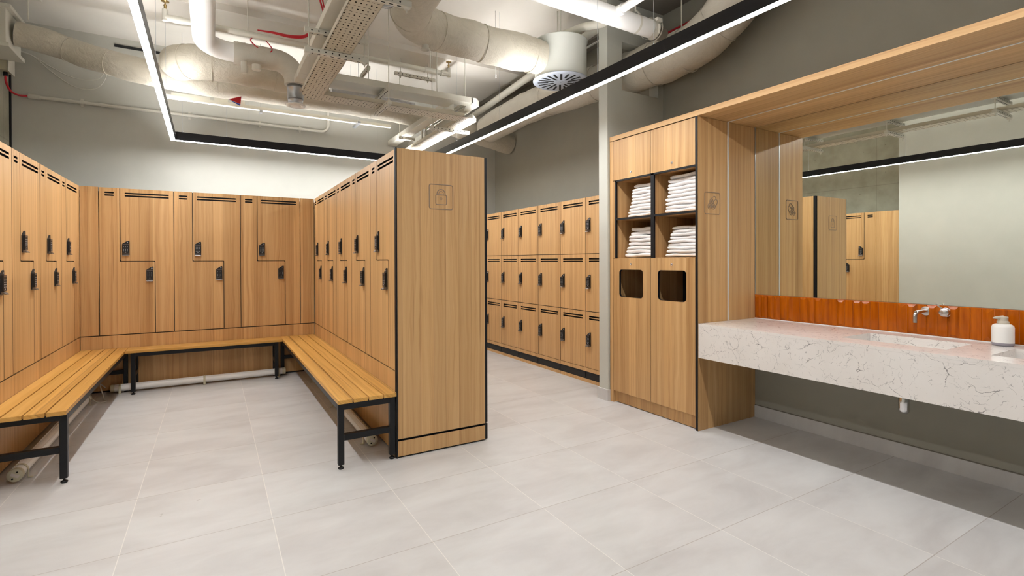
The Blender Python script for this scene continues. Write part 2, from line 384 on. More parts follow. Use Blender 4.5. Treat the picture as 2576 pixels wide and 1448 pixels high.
struct('baseboard_right', MB().box(XR-0.012, XR, YN, 2.77, 0, 0.105).mat(1).box(XR-0.010, XR, YN, 2.77, 0.105, 0.110), ['skirt', 'ceildark'])
struct('trim_corner', MB().box(XL, XL+0.016, YB-0.02, YB, 2.2, CZ), 'black')
struct('trim_ceiling_gap', MB().box(-1.0, -0.2, YB-0.012, YB, 3.97, 4.0), 'black')
struct('ceiling_beam', MB().box(XL, 3.88, 6.04, 6.43, CZ-0.07, CZ), 'ceil')
struct('ceiling_edge', MB().box(3.88, 4.08, 3.97, YB, CZ-0.06, CZ).mat(1).box(3.95, 3.97, 3.97, YB, CZ-0.075, CZ-0.05), ['ceildark', 'ceil'])
struct('ceiling_panel', MB().box(3.1, XR, -0.5, 3.84, CZ-0.05, CZ), 'ceildark')

# ================================================================ Z lockers
U_ = 0.667
def lock_mb():
    m = MB()
    out = roundpoly([(0, 0.010), (0.064, 0.010), (0.064, 0.172), (0.040, 0.160), (0, 0.132)], [0.003, 0.003, 0.016, 0.004, 0.004])
    m.mat(0).plate([out], -0.009, O=(0, 0, 0))
    m.box(0.003, 0.061, -0.0215, -0.009, 0.026, 0.132)
    m.mat(1).box(0.004, 0.060, -0.0230, -0.0215, 0.120, 0.130).box(0.004, 0.060, -0.0230, -0.0215, 0.027, 0.033)
    m.mat(2)
    for i in range(4):
        for j in range(3): m.box(0.0135+j*0.0165, 0.0165+j*0.0165, -0.0225, -0.0215, 0.052+i*0.0155, 0.0565+i*0.0155)
    m.box(0.0295, 0.035, -0.0225, -0.0215, 0.038, 0.043)
    m.mat(3).add([(0.003, -0.010, 0.010), (0.061, -0.010, 0.010), (0.061, -0.034, 0.004), (0.003, -0.034, 0.004), (0.003, -0.010, 0.026), (0.061, -0.010, 0.026), (0.061, -0.031, 0.011), (0.003, -0.031, 0.011)],
                 [(0, 3, 2, 1), (4, 5, 6, 7), (0, 1, 5, 4), (1, 2, 6, 5), (2, 3, 7, 6), (3, 0, 4, 7)])
    m.box(0.002, 0.062, -0.016, 0.0, 0.004, 0.024)
    return m
LOCK_ME = lock_mb().mesh('keypad_lock', ['black', 'gun', 'num', 'lip'])
def add_lock(door, x, z, num, base=None):
    o = bpy.data.objects.new('keypad_lock', LOCK_ME); COL.objects.link(o); o.parent = door; o.location = (x, 0, z); o['label'] = 'black keypad lock with a slanted top'
    if num:
        t = MB(); text_mb(t, num, 0.017, (0.048, -0.0095, 0.147), (1, 0, 0), (0, 0, 1), (0, -1, 0), 0.0004)
        n = bpy.data.objects.new('locker_number', t.mesh('locker_number', 'num')); COL.objects.link(n); n.parent = door; n.location = (x, 0, z)
def slot(x0, x1, zc): return rrect(x0, x1, zc-0.0085, zc+0.0085, 0.0083, 3)
def z_locker(label, loc, rz, nums, group):
    t = thing('locker', label, 'locker', (0, 0, 0), group)
    c = MB().box(0.001, U_-0.001, 0.020, 0.345, 0.612, 2.200); part('carcass', c, 'black', t)
    lo = roundpoly([(0.0035, 0.616), (0.4865, 0.616), (0.4865, 1.407), (0.1765, 1.407), (0.1765, 2.203), (0.0035, 2.203)], [0, 0, 0.012, 0.006, 0, 0])
    up = roundpoly([(0.4935, 0.616), (0.6635, 0.616), (0.6635, 2.203), (0.1835, 2.203), (0.1835, 1.414), (0.4935, 1.414)], [0, 0, 0, 0, 0.012, 0.006])
    d1 = part('door', MB().plate([lo, slot(0.048, 0.130, 2.1505), slot(0.048, 0.130, 2.122)], 0.018, side=1), ['wood', 'blackedge'], t, 'lower stepped oak door with short vent slots')
    d2 = part('door', MB().plate([up, slot(0.222, 0.622, 2.1505), slot(0.222, 0.622, 2.122)], 0.018, side=1), ['wood', 'blackedge'], t, 'upper stepped oak door with long vent slots')
    add_lock(d2, 0.198, 1.468, nums[0]); add_lock(d1, 0.411, 1.183, nums[1])
    t.location = loc; t.rotation_euler = (0, 0, rz); return t
for k in range(3):
    z_locker(['oak locker pair at the left of the back wall, behind the middle bench', 'oak locker pair in the middle of the back wall', 'oak locker pair at the right of the back wall, nearest the divider'][k],
             (-1.05+k*U_, 6.884, 0), 0, (str(9+2*k), str(10+2*k)), 'stepped oak lockers on the back wall')
for k in range(4):
    z_locker(['oak locker pair on the left run, nearest the camera and cut by the frame', 'second oak locker pair from the camera on the left run', 'third oak locker pair from the camera on the left run', 'oak locker pair at the far corner end of the left run'][k],
             (-1.21, 4.148+k*U_, 0), PI/2, (str(1+2*k), str(2+2*k)), 'stepped oak lockers on the left run')
for k in range(5):
    z_locker(['oak locker pair beside the padlock end panel, nearest of the right run', 'second oak locker pair behind the padlock end panel', 'third oak locker pair behind the padlock end panel', 'fourth oak locker pair behind the padlock end panel', 'farthest oak locker pair of the right run, in the back corner'][k],
             (1.12, 4.187+k*U_, 0), -PI/2, (str(23-2*k), str(24-2*k)), 'stepped oak lockers on the right run')
# fillers and the panels below the doors
solo('filler_panel', MB().board(-1.208, -1.054, 6.884, 6.902, 0.616, 2.205), ['wood', 'blackedge'], 'narrow oak filler panel in the left back corner of the lockers', 'panel')
solo('filler_panel', MB().board(0.955, 1.118, 6.884, 6.902, 0.616, 2.205), ['wood', 'blackedge'], 'narrow oak filler panel in the right back corner of the lockers', 'panel')
solo('filler_panel', MB().box(-1.228, -1.21, 6.819, 6.880, 0.616, 2.205), 'wood', 'thin oak strip closing the far end of the left locker run', 'panel')
solo('filler_panel', MB().box(-1.228, -1.207, 3.826, 4.145, 0, 2.205), 'wood', 'plain oak panel at the mirror-side end of the left locker run, seen in the mirror', 'panel')
def low_panel(label, front, back):
    t = thing('plinth_panel', label, 'panel', ((front[0]+front[1])/2, (front[2]+front[3])/2, 0))
    part('board', MB().box(*front, 0.018, 0.606), 'wood', t); part('shadow_gap', MB().box(*back, 0.0, 0.612), 'black', t, 'black backing showing as a thin gap line'); return t
low_panel('oak panel below the back lockers, behind the middle bench', (-1.208, 1.118, 6.886, 6.904), (-1.21, 1.12, 6.905, 6.93))
low_panel('oak panel below the left lockers, behind the left bench', (-1.230, -1.212, 4.148, 6.884), (-1.26, -1.231, 4.148, 6.904))
low_panel('oak panel below the right lockers, behind the right bench', (1.122, 1.140, 3.51, 6.884), (1.141, 1.17, 3.51, 6.904))

# ---- end panel of the divider with the padlock symbol
t = thing('end_panel', 'wide oak end panel of the locker divider with a routed padlock symbol', 'panel', (1.47, 3.50, 0))
part('panel', MB().board(1.1215, 1.817, 3.485, 3.503, 0.136, 2.203), ['wood', 'blackedge'], t)
part('plinth', MB().board(1.1215, 1.817, 3.485, 3.503, 0.012, 0.121), ['wood', 'blackedge'], t)
part('edge_trim', MB().box(1.112, 1.1205, 3.487, 3.519, 0.0, 2.207).box(1.1215, 1.83, 3.503, 3.519, 0.0, 2.198).box(1.818, 1.842, 3.492, 3.519, 0.142, 2.203).box(1.818, 1.842, 3.492, 3.519, 0.010, 0.130), 'blackedge', t, 'black edging')
sm = MB(); ZX = lambda cx: 1.36+(cx-285)*0.000222; ZZ = lambda cy: 1.969-(cy-345)*0.000199
def ring(mb, pts, r, closed=True, y=3.485):
    P = [Vector((p[0], y, p[1])) for p in pts]
    if closed: P = P+[P[0]]
    mb.tube(P, r, 6, caps=not closed)
ring(sm, rrect(1.363, 1.551, 1.785, 1.966, 0.016), 0.0035)
ring(sm, rrect(ZX(530), ZX(915), ZZ(1100), ZZ(735), 0.010), 0.0033)
cxm, czm = ZX(722), ZZ(715)
ring(sm, [(cxm+0.033*math.cos(a*PI/12), czm+0.036*math.sin(a*PI/12)) for a in range(13)], 0.0035, False)
ring(sm, [(cxm+0.019*math.cos(a*PI/12), czm+0.022*math.sin(a*PI/12)) for a in range(13)], 0.0022, False)
ring(sm, [(cxm+0.008*math.cos(a*PI/6), ZZ(880)+0.008*math.sin(a*PI/6)) for a in range(12)], 0.0018)
ring(sm, [(cxm-0.001, ZZ(905)), (cxm-0.001, ZZ(1000))], 0.0022, False)
part('padlock_symbol', sm, 'groove', t, 'routed padlock in a rounded square')
solo('cladding_panel', MB().box(1.820, 1.838, 3.522, 7.58, 0.06, 2.203), 'wood', 'oak back of the divider facing the aisle, seen as a sliver in the mirror', 'panel')
solo('divider_core', MB().box(1.475, 1.818, 3.522, 7.59, 0.0, 2.195), 'black', 'black back boards of the divider between the two locker rows', 'panel')
solo('top_board', MB().box(-1.90, -1.56, 4.15, 7.59, 2.150, 2.198), 'black', 'dark board on top behind the left locker run', 'board')
solo('top_board', MB().box(-1.55, 1.47, 7.232, 7.59, 2.150, 2.198), 'black', 'dark board on top behind the back lockers', 'board')

# ================================================================ three-tier lockers behind the nib
def tier_locker(label, y1, num):
    t = thing('tier_locker', label, 'locker', (0, 0, 0), 'three-tier oak lockers along the aisle'); W = 0.495
    part('carcass', MB().box(0.001, W-0.001, 0.020, 0.46, 0.0, 2.128), 'black', t)
    for i, (a, b) in enumerate(((1.479, 2.131), (0.819, 1.479), (0.167, 0.819))):
        d = part('door', MB().plate([rect(0.0035, W-0.0035, a+0.0035, b-0.0035), slot(0.058, 0.442, b-0.058), slot(0.058, 0.442, b-0.086)], 0.018, side=1), ['wood', 'blackedge'], t,
                 ['top oak door with two vent slots', 'middle oak door with two vent slots', 'bottom oak door with two vent slots'][i])
        add_lock(d, 0.026, b-0.405, str(num+i))
    part('rail', MB().box(0, W, 0.0, 0.018, 0.123, 0.165), 'wood', t); part('plinth', MB().box(0, W, 0.0, 0.018, 0.0, 0.037), 'wood', t)
    part('vent_grille', MB().box(0, W, 0.008, 0.020, 0.037, 0.123).box(0.02, W-0.02, 0.004, 0.009, 0.05, 0.11), 'black', t, 'black toe band')
    t.location = (3.70, y1, 0); t.rotation_euler = (0, 0, -PI/2); return t
for k, y in enumerate((4.573, 5.068, 5.563, 6.058, 6.553, 7.048, 7.543)):
    tier_locker(['three-tier oak locker column cut by the grey wall nib', 'second three-tier oak locker column from the grey wall nib', 'third three-tier oak locker column from the grey wall nib', 'fourth three-tier oak locker column from the grey wall nib',
                 'fifth three-tier oak locker column from the grey wall nib', 'sixth three-tier oak locker column, beside the divider edge', 'farthest three-tier oak locker column, mostly hidden behind the divider'][k], y, 31+3*k)

# ================================================================ benches
SZ = 0.468; ST = 0.027
def leg_frame(t, a, b, zt, axis):
    """two legs, a top bar and a low bar; a and b are the centres of the feet"""
    w_ = 0.040
    for p in (a, b):
        lg = part('leg', MB().box(p[0]-w_/2, p[0]+w_/2, p[1]-w_/2, p[1]+w_/2, 0.030, zt), 'blacksteel', t, bevel=0.004, seg=2)
        part('foot', MB().lathe([(0.016, 0.0), (0.019, 0.004), (0.019, 0.010), (0.010, 0.016), (0.006, 0.018), (0.006, 0.030)], (p[0], p[1], 0)), 'blacksteel', lg)
    if axis == 'x':
        x0, x1 = a[0]+w_/2, b[0]-w_/2; y0, y1 = a[1]-w_/2, a[1]+w_/2
        part('crossbar', MB().box(x0, x1, y0, y1, zt-w_, zt), 'blacksteel', t); part('stretcher', MB().box(x0, x1, y0, y1, 0.193, 0.233), 'blacksteel', t)
    else:
        y0, y1 = a[1]+w_/2, b[1]-w_/2; x0, x1 = a[0]-w_/2, a[0]+w_/2
        part('crossbar', MB().box(x0, x1, y0, y1, zt-w_, zt), 'blacksteel', t); part('stretcher', MB().box(x0, x1, y0, y1, 0.193, 0.233), 'blacksteel', t)
def bench_y(label, x0, x1, y0, y1, front_left):
    t = thing('bench', label, 'bench', ((x0+x1)/2, (y0+y1)/2, 0)); n = 4; g = 0.009; wd = (x1-x0-g*(n-1))/n
    for i in range(n):
        a = x0+i*(wd+g); part('seat_slat', MB().box(a, a+wd, y0, y1, SZ-ST, SZ), 'slat', t, bevel=0.002)
    zt = SZ-ST; xa, xb = x0+0.022, x1-0.034
    for yy in (y0+0.025, y1-0.035): leg_frame(t, (xa, yy), (xb, yy), zt, 'x')
    for xx in (xa, xb): part('side_rail', MB().box(xx-0.02, xx+0.02, y0+0.045, y1-0.056, zt-0.04, zt), 'blacksteel', t)
    return t
bench_y('long slatted oak bench along the right lockers beside the padlock panel', 0.712, 1.119, 3.488, 6.880, True)
def mirror_bench():
    x0, x1, y0, y1 = -1.209, -0.802, 4.150, 6.880
    t = thing('bench', 'long slatted oak bench along the left lockers, cut by the frame', 'bench', ((x0+x1)/2, (y0+y1)/2, 0)); g = 0.009; wd = (x1-x0-g*3)/4
    for i in range(4):
        a = x0+i*(wd+g); part('seat_slat', MB().box(a, a+wd, y0, y1, SZ-ST, SZ), 'slat', t, bevel=0.002)
    zt = SZ-ST; xa, xb = x0+0.034, x1-0.022
    for yy in (y0+0.060, y1-0.035): leg_frame(t, (xa, yy), (xb, yy), zt, 'x')
    for xx in (xa, xb): part('side_rail', MB().box(xx-0.02, xx+0.02, y0+0.082, y1-0.056, zt-0.04, zt), 'blacksteel', t)
mirror_bench()
t = thing('bench', 'short slatted oak bench along the back lockers between the two long benches', 'bench', (-0.05, 6.70, 0))
for i in range(3):
    a = 6.595+i*0.0965; part('seat_slat', MB().box(-0.798, 0.708, a, a+0.0885, SZ-ST, SZ), 'slat_x', t, bevel=0.002)
for xx in (-0.735, 0.645): leg_frame(t, (xx, 6.625), (xx, 6.850), SZ-ST, 'y')
for yy in (6.625, 6.85): part('side_rail', MB().box(-0.713, 0.623, yy-0.02, yy+0.02, SZ-ST-0.04, SZ-ST), 'blacksteel', t)

# ================================================================ tubular heaters on the floor
def heater(label, a, b, capend):
    a, b = Vector(a), Vector(b); d = (b-a).normalized(); t = thing('tube_heater', label, 'heater', ((a.x+b.x)/2, (a.y+b.y)/2, 0)); r = 0.037
    m = MB().cyl(a, b, r, 28); side = Vector((-d.y, d.x, 0))
    for an in (40, 90, 140): 
        o = side*math.cos(math.radians(an))*r+Vector((0, 0, 1))*math.sin(math.radians(an))*r; m.tube([a+o, b+o], 0.0022, 6)
    part('tube', m, 'white', t)
    for p, s_ in ((a, -1), (b, 1)):
        c = part('end_cap', MB().lathe([(0.040, -0.02), (0.041, 0.0), (0.041, 0.012), (0.038, 0.016), (0, 0.016)], p, d*s_), 'cream', t, 'beige end cap')
        lb = MB(); q = p+d*s_*0.0165; U = side; V = Vector((0, 0, 1)); A1 = (U+V*0.6).normalized(); B1 = A1.cross(d*s_)
        lb.add([q+A1*0.022+B1*0.009, q-A1*0.022+B1*0.009, q-A1*0.022-B1*0.009, q+A1*0.022-B1*0.009], [(0, 1, 2, 3)])
        lb.mat(1)
        for sg in (-1, 1): lb.lathe([(0.0055, 0), (0.0055, 0.0012)], q+B1*0.022*sg, d*s_, 12)
        part('rating_label', lb, ['label', 'darkhole'], c)
    for k in (0.04, 0.5, 0.96):
        p = a.lerp(b, k); m = MB()
        m.rbar(p+side*0.0-Vector((0, 0, 0.0)), p-Vector((0, 0, p.z)), 0.024, 0.006, up=side) if False else None
        c = [p+(side*math.cos(math.radians(q))+Vector((0, 0, 1))*math.sin(math.radians(q)))*0.0405 for q in range(-40, 221, 20)]
        for u_, v_ in zip(c, c[1:]): m.rbar(u_, v_, 0.022, 0.003, up=((u_+v_)/2-p))
        sx = side*0.041
        for sg in (-1, 1):
            q0 = p+sx*sg; m.rbar((q0.x, q0.y, p.z), (q0.x, q0.y, 0.002), 0.022, 0.004, up=side); e = q0+side*sg*0.022; m.rbar((q0.x, q0.y, 0.003), (e.x, e.y, 0.003), 0.022, 0.003)
        part('bracket', m, 'cream', t)
    return t
heater('white tube heater on the floor under the left bench', (-1.085, 4.345, 0.056), (-1.085, 6.42, 0.056), 0)
heater('white tube heater on the floor under the middle back bench', (-0.93, 6.775, 0.056), (0.742, 6.775, 0.056), 0)
heater('white tube heater on the floor under the right bench', (1.022, 3.80, 0.056), (1.022, 6.3, 0.056), 0)
solo('heater_cable', MB().tube(smooth_path([(-0.99, 6.775, 0.075), (-1.02, 6.73, 0.12), (-1.01, 6.66, 0.10), (-0.98, 6.58, 0.03), (-0.96, 6.50, 0.006), (-0.93, 6.42, 0.006), (-0.99, 6.40, 0.006), (-1.06, 6.45, 0.05)], 8), 0.005, 8), 'whitecable', 'thin white cable looping between the heaters in the left corner', 'cable')

# ================================================================ towel cabinet
CX = 3.41; Y0 = 2.770; Y1 = 3.832; TZ = 2.580
t = thing('towel_cabinet', 'tall oak cabinet with towel shelves above two doors with square drop openings', 'cabinet', (3.78, 3.30, 0))
def cb(y0, y1, z0, z1, x0=CX, x1=XR-0.002): return MB().box(x0, x1, y0, y1, z0, z1)
part('side_panel', cb(3.783, Y1, 0, TZ), 'wood', t)
sp_ = part('side_panel', cb(Y0+0.001, 2.788, 0, TZ, CX+0.004), 'wood', t, 'broad oak side panel beside the vanity')
part('edge_trim', cb(2.774, 2.794, 0, TZ, CX-0.001, CX+0.0035), 'blackedge', t, 'black edge strip')
part('metal_strip', MB().box(3.786, 3.804, Y0-0.0015, Y0+0.001, 0.884, TZ), 'alu', sp_, 'pale metal inlay strip')
part('interior', MB().box(4.12, 4.15, 2.79, 3.78, 0.12, TZ).box(CX+0.02, 4.12, 3.258, 3.278, 0.12, TZ-0.02).box(CX+0.02, 4.12, 2.789, 2.797, 0.13, TZ-0.02).box(CX+0.02, 4.12, 3.745, 3.781, 0.13, TZ-0.02)
     .box(CX+0.02, 4.12, 2.79, 3.78, 2.180, 2.198).box(CX+0.02, 4.12, 2.79, 3.78, 1.797, 1.812).box(CX+0.02, 4.12, 2.79, 3.78, 1.413, 1.428).box(CX+0.02, 4.12, 2.79, 3.78, 0.12, 0.14), 'wood', t)
ed = MB().box(CX, CX+0.019, 3.249, 3.287, 1.424, 2.185).box(CX, CX+0.019, 2.797, 3.249, 1.795, 1.814).box(CX, CX+0.019, 3.287, 3.742, 1.795, 1.814).box(CX, CX+0.019, 3.742, 3.760, 1.424, 2.185).box(CX, CX+0.019, 2.797, 3.76, 2.172, 2.186)
part('shelf_edging', ed, 'blackedge', t, 'black shelf and divider edges')
part('filler', MB().box(CX, CX+0.018, 3.761, 3.782, 1.424, 2.180), 'wood', t)
for nm, a, b in (('left', 3.290, 3.780), ('right', 2.797, 3.2865)):
    d = part('upper_door', MB().board(CX, CX+0.018, a, b, 2.188, 2.574, 'x'), ['wood', 'blackedge'], t, nm+' flap above the towel shelves')
    part('key_lock', MB().lathe([(0.011, 0), (0.011, 0.004), (0.006, 0.005), (0.006, 0.002), (0, 0.002)], (CX, (3.539 if nm == 'left' else 3.042), 2.242), (-1, 0, 0), 20), 'steel', d)
    h = (3.383, 3.698) if nm == 'left' else (2.889, 3.201)
    d = part('drop_door', MB().plate([rect(a, b, 0.118, 1.421), rrect(h[0], h[1], 1.048, 1.314, 0.032)], 0.018, O=(CX, 0, 0), U=(0, 1, 0), V=(0, 0, 1), N=(1, 0, 0), side=1), ['wood', 'blackedge'], t, nm+' lower door with a rounded square opening')
    part('opening_edge', MB().plate([rrect(h[0], h[1], 1.048, 1.314, 0.032), rrect(h[0]+0.003, h[1]-0.003, 1.051, 1.311, 0.030)], 0.020, O=(CX-0.001, 0, 0), U=(0, 1, 0), V=(0, 0, 1), N=(1, 0, 0)), 'blackedge', d, 'black rim')
    part('key_lock', MB().lathe([(0.011, 0), (0.011, 0.004), (0.006, 0.005), (0.006, 0.002), (0, 0.002)], (CX, (3.541 if nm == 'left' else 3.045), 1.3635), (-1, 0, 0), 20), 'steel', d)
    part('chute_back', MB().box(3.80, 3.82, a, b, 0.14, 1.41), 'blackedge', t)
part('plinth', cb(2.797, 3.785, 0.006, 0.114, CX+0.032, CX+0.05), 'wood', t)
sm = MB()
def ringc(mb, x, z, r, tr=0.0032, a0=0, a1=360):
    P = [Vector((x+r*math.cos(math.radians(a)), Y0, z+r*math.sin(math.radians(a)))) for a in range(a0, a1+1, 15)]; mb.tube(P, tr, 6)
ring(sm, rrect(3.493, 3.686, 1.786, 1.966, 0.016), 0.0035, True, Y0)
for x, z in ((3.556, 1.850), (3.603, 1.850), (3.579, 1.889)):
    ringc(sm, x, z, 0.0225); ringc(sm, x, z, 0.010, 0.0026, 0, 300); ringc(sm, x, z, 0.003, 0.0026)
for pth in ([(3.566, 1.908), (3.612, 1.938), (3.630, 1.932), (3.636, 1.912)], [(3.612, 1.897), (3.632, 1.912), (3.652, 1.904), (3.656, 1.884), (3.622, 1.836)], [(3.592, 1.872), (3.612, 1.897)]):
    ring(sm, pth, 0.0032, False, Y0)
part('towel_symbol', sm, 'groove', sp_, 'routed symbol of rolled towels')
# canopy above the cabinet and the vanity
t = thing('canopy', 'long oak canopy board over the cabinet and the vanity', 'canopy', (3.79, 0.7, TZ))
part('board', MB().box(CX, XR-0.002, -2.2, 3.834, TZ+0.003, TZ+0.047), 'wood_y', t)
part('metal_strip', MB().box(3.789, 3.805, -2.2, 2.77, TZ+0.0005, TZ+0.0035), 'alu', t, 'pale metal inlay strip')
# ================================================================ towels
def towel_mesh(seed, L, D, T):
    """folded towel: L along y, D along x, T thick; front fold round, side edges layered"""
    m = MB(); ny, nx, n2 = 26, 14, 10
    rng = random.Random(seed); ph = rng.random()*6; sag = rng.uniform(-0.004, 0.005)
    ringp = []
    # closed superellipse section in x-z, swept along y
    ns = 30; vs = []; yy = [-L/2+L*(0.5-0.5*math.cos(PI*j/ny)) for j in range(ny+1)]
    for j, y in enumerate(yy):
        e = abs(2*y/L); k = (1-e**18)**(1/2.2) if e < 1 else 0.0
        k = 0.55+0.45*k
        zc = sag*math.cos(y*9+ph)+0.004*math.sin(y*23+ph*2)
        for i in range(ns):
            a = 2*PI*i/ns; ca, sa = math.cos(a), math.sin(a)
            x = D/2*math.copysign(abs(ca)**0.35, ca)*(0.965+0.035*k); z = T/2*math.copysign(abs(sa)**0.50, sa)*k
            nz = noise.noise(Vector((x*14+seed*3, y*14, z*30)))
            x += 0.006*nz+0.005*math.sin(y*17+ph)*(1 if ca < 0 else 0); z += 0.0035*nz*k
            vs.append((x, y, z+zc+T/2))
    fs = [(j*ns+i, j*ns+(i+1) % ns, (j+1)*ns+(i+1) % ns, (j+1)*ns+i) for j in range(ny) for i in range(ns)]
    m.add(vs, fs, True); m.add(vs[:ns], [tuple(reversed(range(ns)))], True); m.add(vs[-ns:], [tuple(range(ns))], True)
    return m.mesh('towel', 'towel')
TW = [towel_mesh(s_, 0.345, 0.30, 0.046) for s_ in range(5)]
rng = random.Random(11)
for nm, y0, y1, z0, z1, n, sh in (('upper left', 3.296, 3.655, 1.813, 2.125, 10, 0.35), ('upper right', 2.812, 3.178, 1.813, 2.150, 10, 0.02), ('lower left', 3.300, 3.690, 1.429, 1.715, 8, 0.1), ('lower right', 2.812, 3.180, 1.429, 1.700, 9, 0.1)):
    pitch = (z1-z0-0.004)/n
    for i in range(n):
        o = bpy.data.objects.new('towel', TW[(i*3+n) % 5]); COL.objects.link(o); f = i/(n-1)
        wf = ((y1-y0)/0.345)*(1-0.17*f*(1 if nm != 'upper right' else 0.45))*rng.uniform(0.97, 1.0)
        yc = y0+wf*0.345/2+0.004+rng.uniform(0, 0.012)*(1-f)
        o.scale = (1, wf*rng.choice((1, -1)), pitch/0.046*1.14)
        o.location = (CX+0.215+0.012*rng.random()+0.02*f, yc, z0+0.002+i*pitch); o.rotation_euler = (0, 0, rng.uniform(-0.035, 0.035))
        o['label'] = 'folded white towel, %s in the %s towel stack' % ('topmost' if i == n-1 else 'bottom one' if i == 0 else ordw[i]+' from the bottom', nm); o['category'] = 'towel'; o['group'] = 'folded white towels in the cabinet shelves'

# ================================================================ vanity
YE = -2.2
t = thing('vanity_counter', 'floating white quartz vanity counter with grey veins and sunken basins', 'counter', (3.79, 0.5, 0.603))
b1 = (3.612, 3.990, 1.214, 1.774); b2 = (3.612, 3.990, 0.455, 1.020)
hl = [rect(3.412, XR-0.002, YE, 2.768)]+[[(b[0], b[2]), (b[1], b[2]), (b[1], b[3]), (b[0], b[3])] for b in (b1, b2)]
part('slab', MB().plate(hl, 0.020, O=(0, 0, 0.863), U=(1, 0, 0), V=(0, 1, 0), N=(0, 0, 1)), 'quartz', t)
part('apron', MB().box(3.412, 3.432, YE, 2.768, 0.603, 0.8625).box(3.4325, XR-0.002, YE, 2.768, 0.603, 0.622), 'quartz', t)
for b, nm in ((b1, 'wide sunken basin below the tap'), (b2, 'sunken basin beside the soap bottle, cut by the frame')):
    m = MB(); zt, zb = 0.8628, 0.745
    V = [(b[0], b[2], zt), (b[1], b[2], zt), (b[1], b[3], zt), (b[0], b[3], zt), (b[0]+0.0, b[2], zb+0.03), (b[1], b[2], zb), (b[1], b[3], zb), (b[0]+0.0, b[3], zb+0.03)]
    m.add(V, [(0, 1, 5, 4), (1, 2, 6, 5), (2, 3, 7, 6), (3, 0, 4, 7), (4, 5, 6, 7)]); W_ = [(v[0]+(0.012 if v[0] == b[1] else -0.012), v[1]+(0.012 if v[1] == b[3] else -0.012), v[2]-(0.012 if i > 3 else 0)) for i, v in enumerate(V)]
    m.add(W_, [(4, 5, 1, 0), (5, 6, 2, 1), (6, 7, 3, 2), (7, 4, 0, 3), (7, 6, 5, 4)]); m.add(V[:4]+W_[:4], [(0, 4, 5, 1), (1, 5, 6, 2), (2, 6, 7, 3), (3, 7, 4, 0)])
    part('basin', m, 'quartz', t, nm)
part('silicone_bead', MB().box(XR-0.014, XR-0.008, YE, 2.768, 0.883, 0.888), 'white', t)
# orange backsplash of upright bevelled tiles
sb = MB().mat(1).box(XR-0.008, XR-0.001, YE, 2.768, 0.8835, 1.094); sb.mat(0); rng = random.Random(5); y = 2.766; TW_ = 0.0573
while y-TW_ > YE:
    a, b_, c0, c1 = y-TW_+0.0012, y-0.0012, 0.889, 1.0925; X0, X1 = XR-0.0085, XR-0.0105
    k = rng.random(); 
    if k < 0.45:    # flat tile with an arris
        e, z = 0.003, 0.003; X2 = XR-0.0135
    elif k < 0.8: e, z = 0.015, 0.018; X2 = XR-0.020
    else: e, z = 0.026, 0.028; X2 = XR-0.021
    vs = [(X1, a, c0), (X1, b_, c0), (X1, b_, c1), (X1, a, c1), (X2, a+e, c0+z), (X2, b_-e, c0+z), (X2, b_-e, c1-z), (X2, a+e, c1-z), (X0+0.001, a, c0), (X0+0.001, b_, c0), (X0+0.001, b_, c1), (X0+0.001, a, c1)]
    sb.add(vs, [(4, 5, 6, 7), (0, 1, 5, 4), (1, 2, 6, 5), (2, 3, 7, 6), (3, 0, 4, 7), (8, 9, 1, 0), (9, 10, 2, 1), (10, 11, 3, 2), (11, 8, 0, 3)]); y -= TW_
solo('tile_backsplash', sb, ['glaze', 'grout'], 'strip of upright glossy burnt-orange tiles above the counter', 'tiles')
t = thing('wall_mirror', 'large frameless wall mirror between the orange tiles and the canopy', 'mirror', (XR-0.003, 0.3, 1.096))
part('glass', MB().box(XR-0.006, XR-0.001, YE, 2.764, 1.0965, TZ+0.001), 'mirror', t)
part('edge_strip', MB().box(XR-0.010, XR-0.001, 2.7645, 2.7685, 1.0965, TZ+0.001), 'galv', t, 'thin metal edge')
# tap
t = thing('wall_tap', 'brushed steel wall spout over the basin, left of the round mixer', 'tap', (XR-0.012, 1.508, 1.05))
part('wall_plate', MB().lathe([(0.031, 0), (0.031, 0.004), (0.029, 0.006), (0, 0.006)], (XR-0.013, 1.508, 1.052), (-1, 0, 0)), 'steel', t)
part('spout', MB().tube([(XR-0.019, 1.508, 1.052), (4.055, 1.508, 1.052)]+arc((4.025, 1.508, 1.022), 0.030, 90, 180, 8, (1, 0, 0), (0, 0, 1))+[(3.995, 1.508, 0.983)], 0.0125, 18), 'steel', t)
t = thing('mixer_handle', 'brushed steel round wall mixer with a thin lever, right of the spout', 'tap', (XR-0.012, 1.399, 1.05))
part('wall_plate', MB().lathe([(0.031, 0), (0.031, 0.004), (0.029, 0.006), (0, 0.006)], (XR-0.013, 1.399, 1.052), (-1, 0, 0)), 'steel', t)
part('knob', MB().lathe([(0.0265, 0), (0.0265, 0.034), (0.0255, 0.036), (0, 0.036)], (XR-0.019, 1.399, 1.052), (-1, 0, 0)), 'steel', t)
part('lever', MB().cyl((XR-0.045, 1.410, 1.075), (XR-0.060, 1.437, 1.106), 0.0042, 12), 'steel', t)
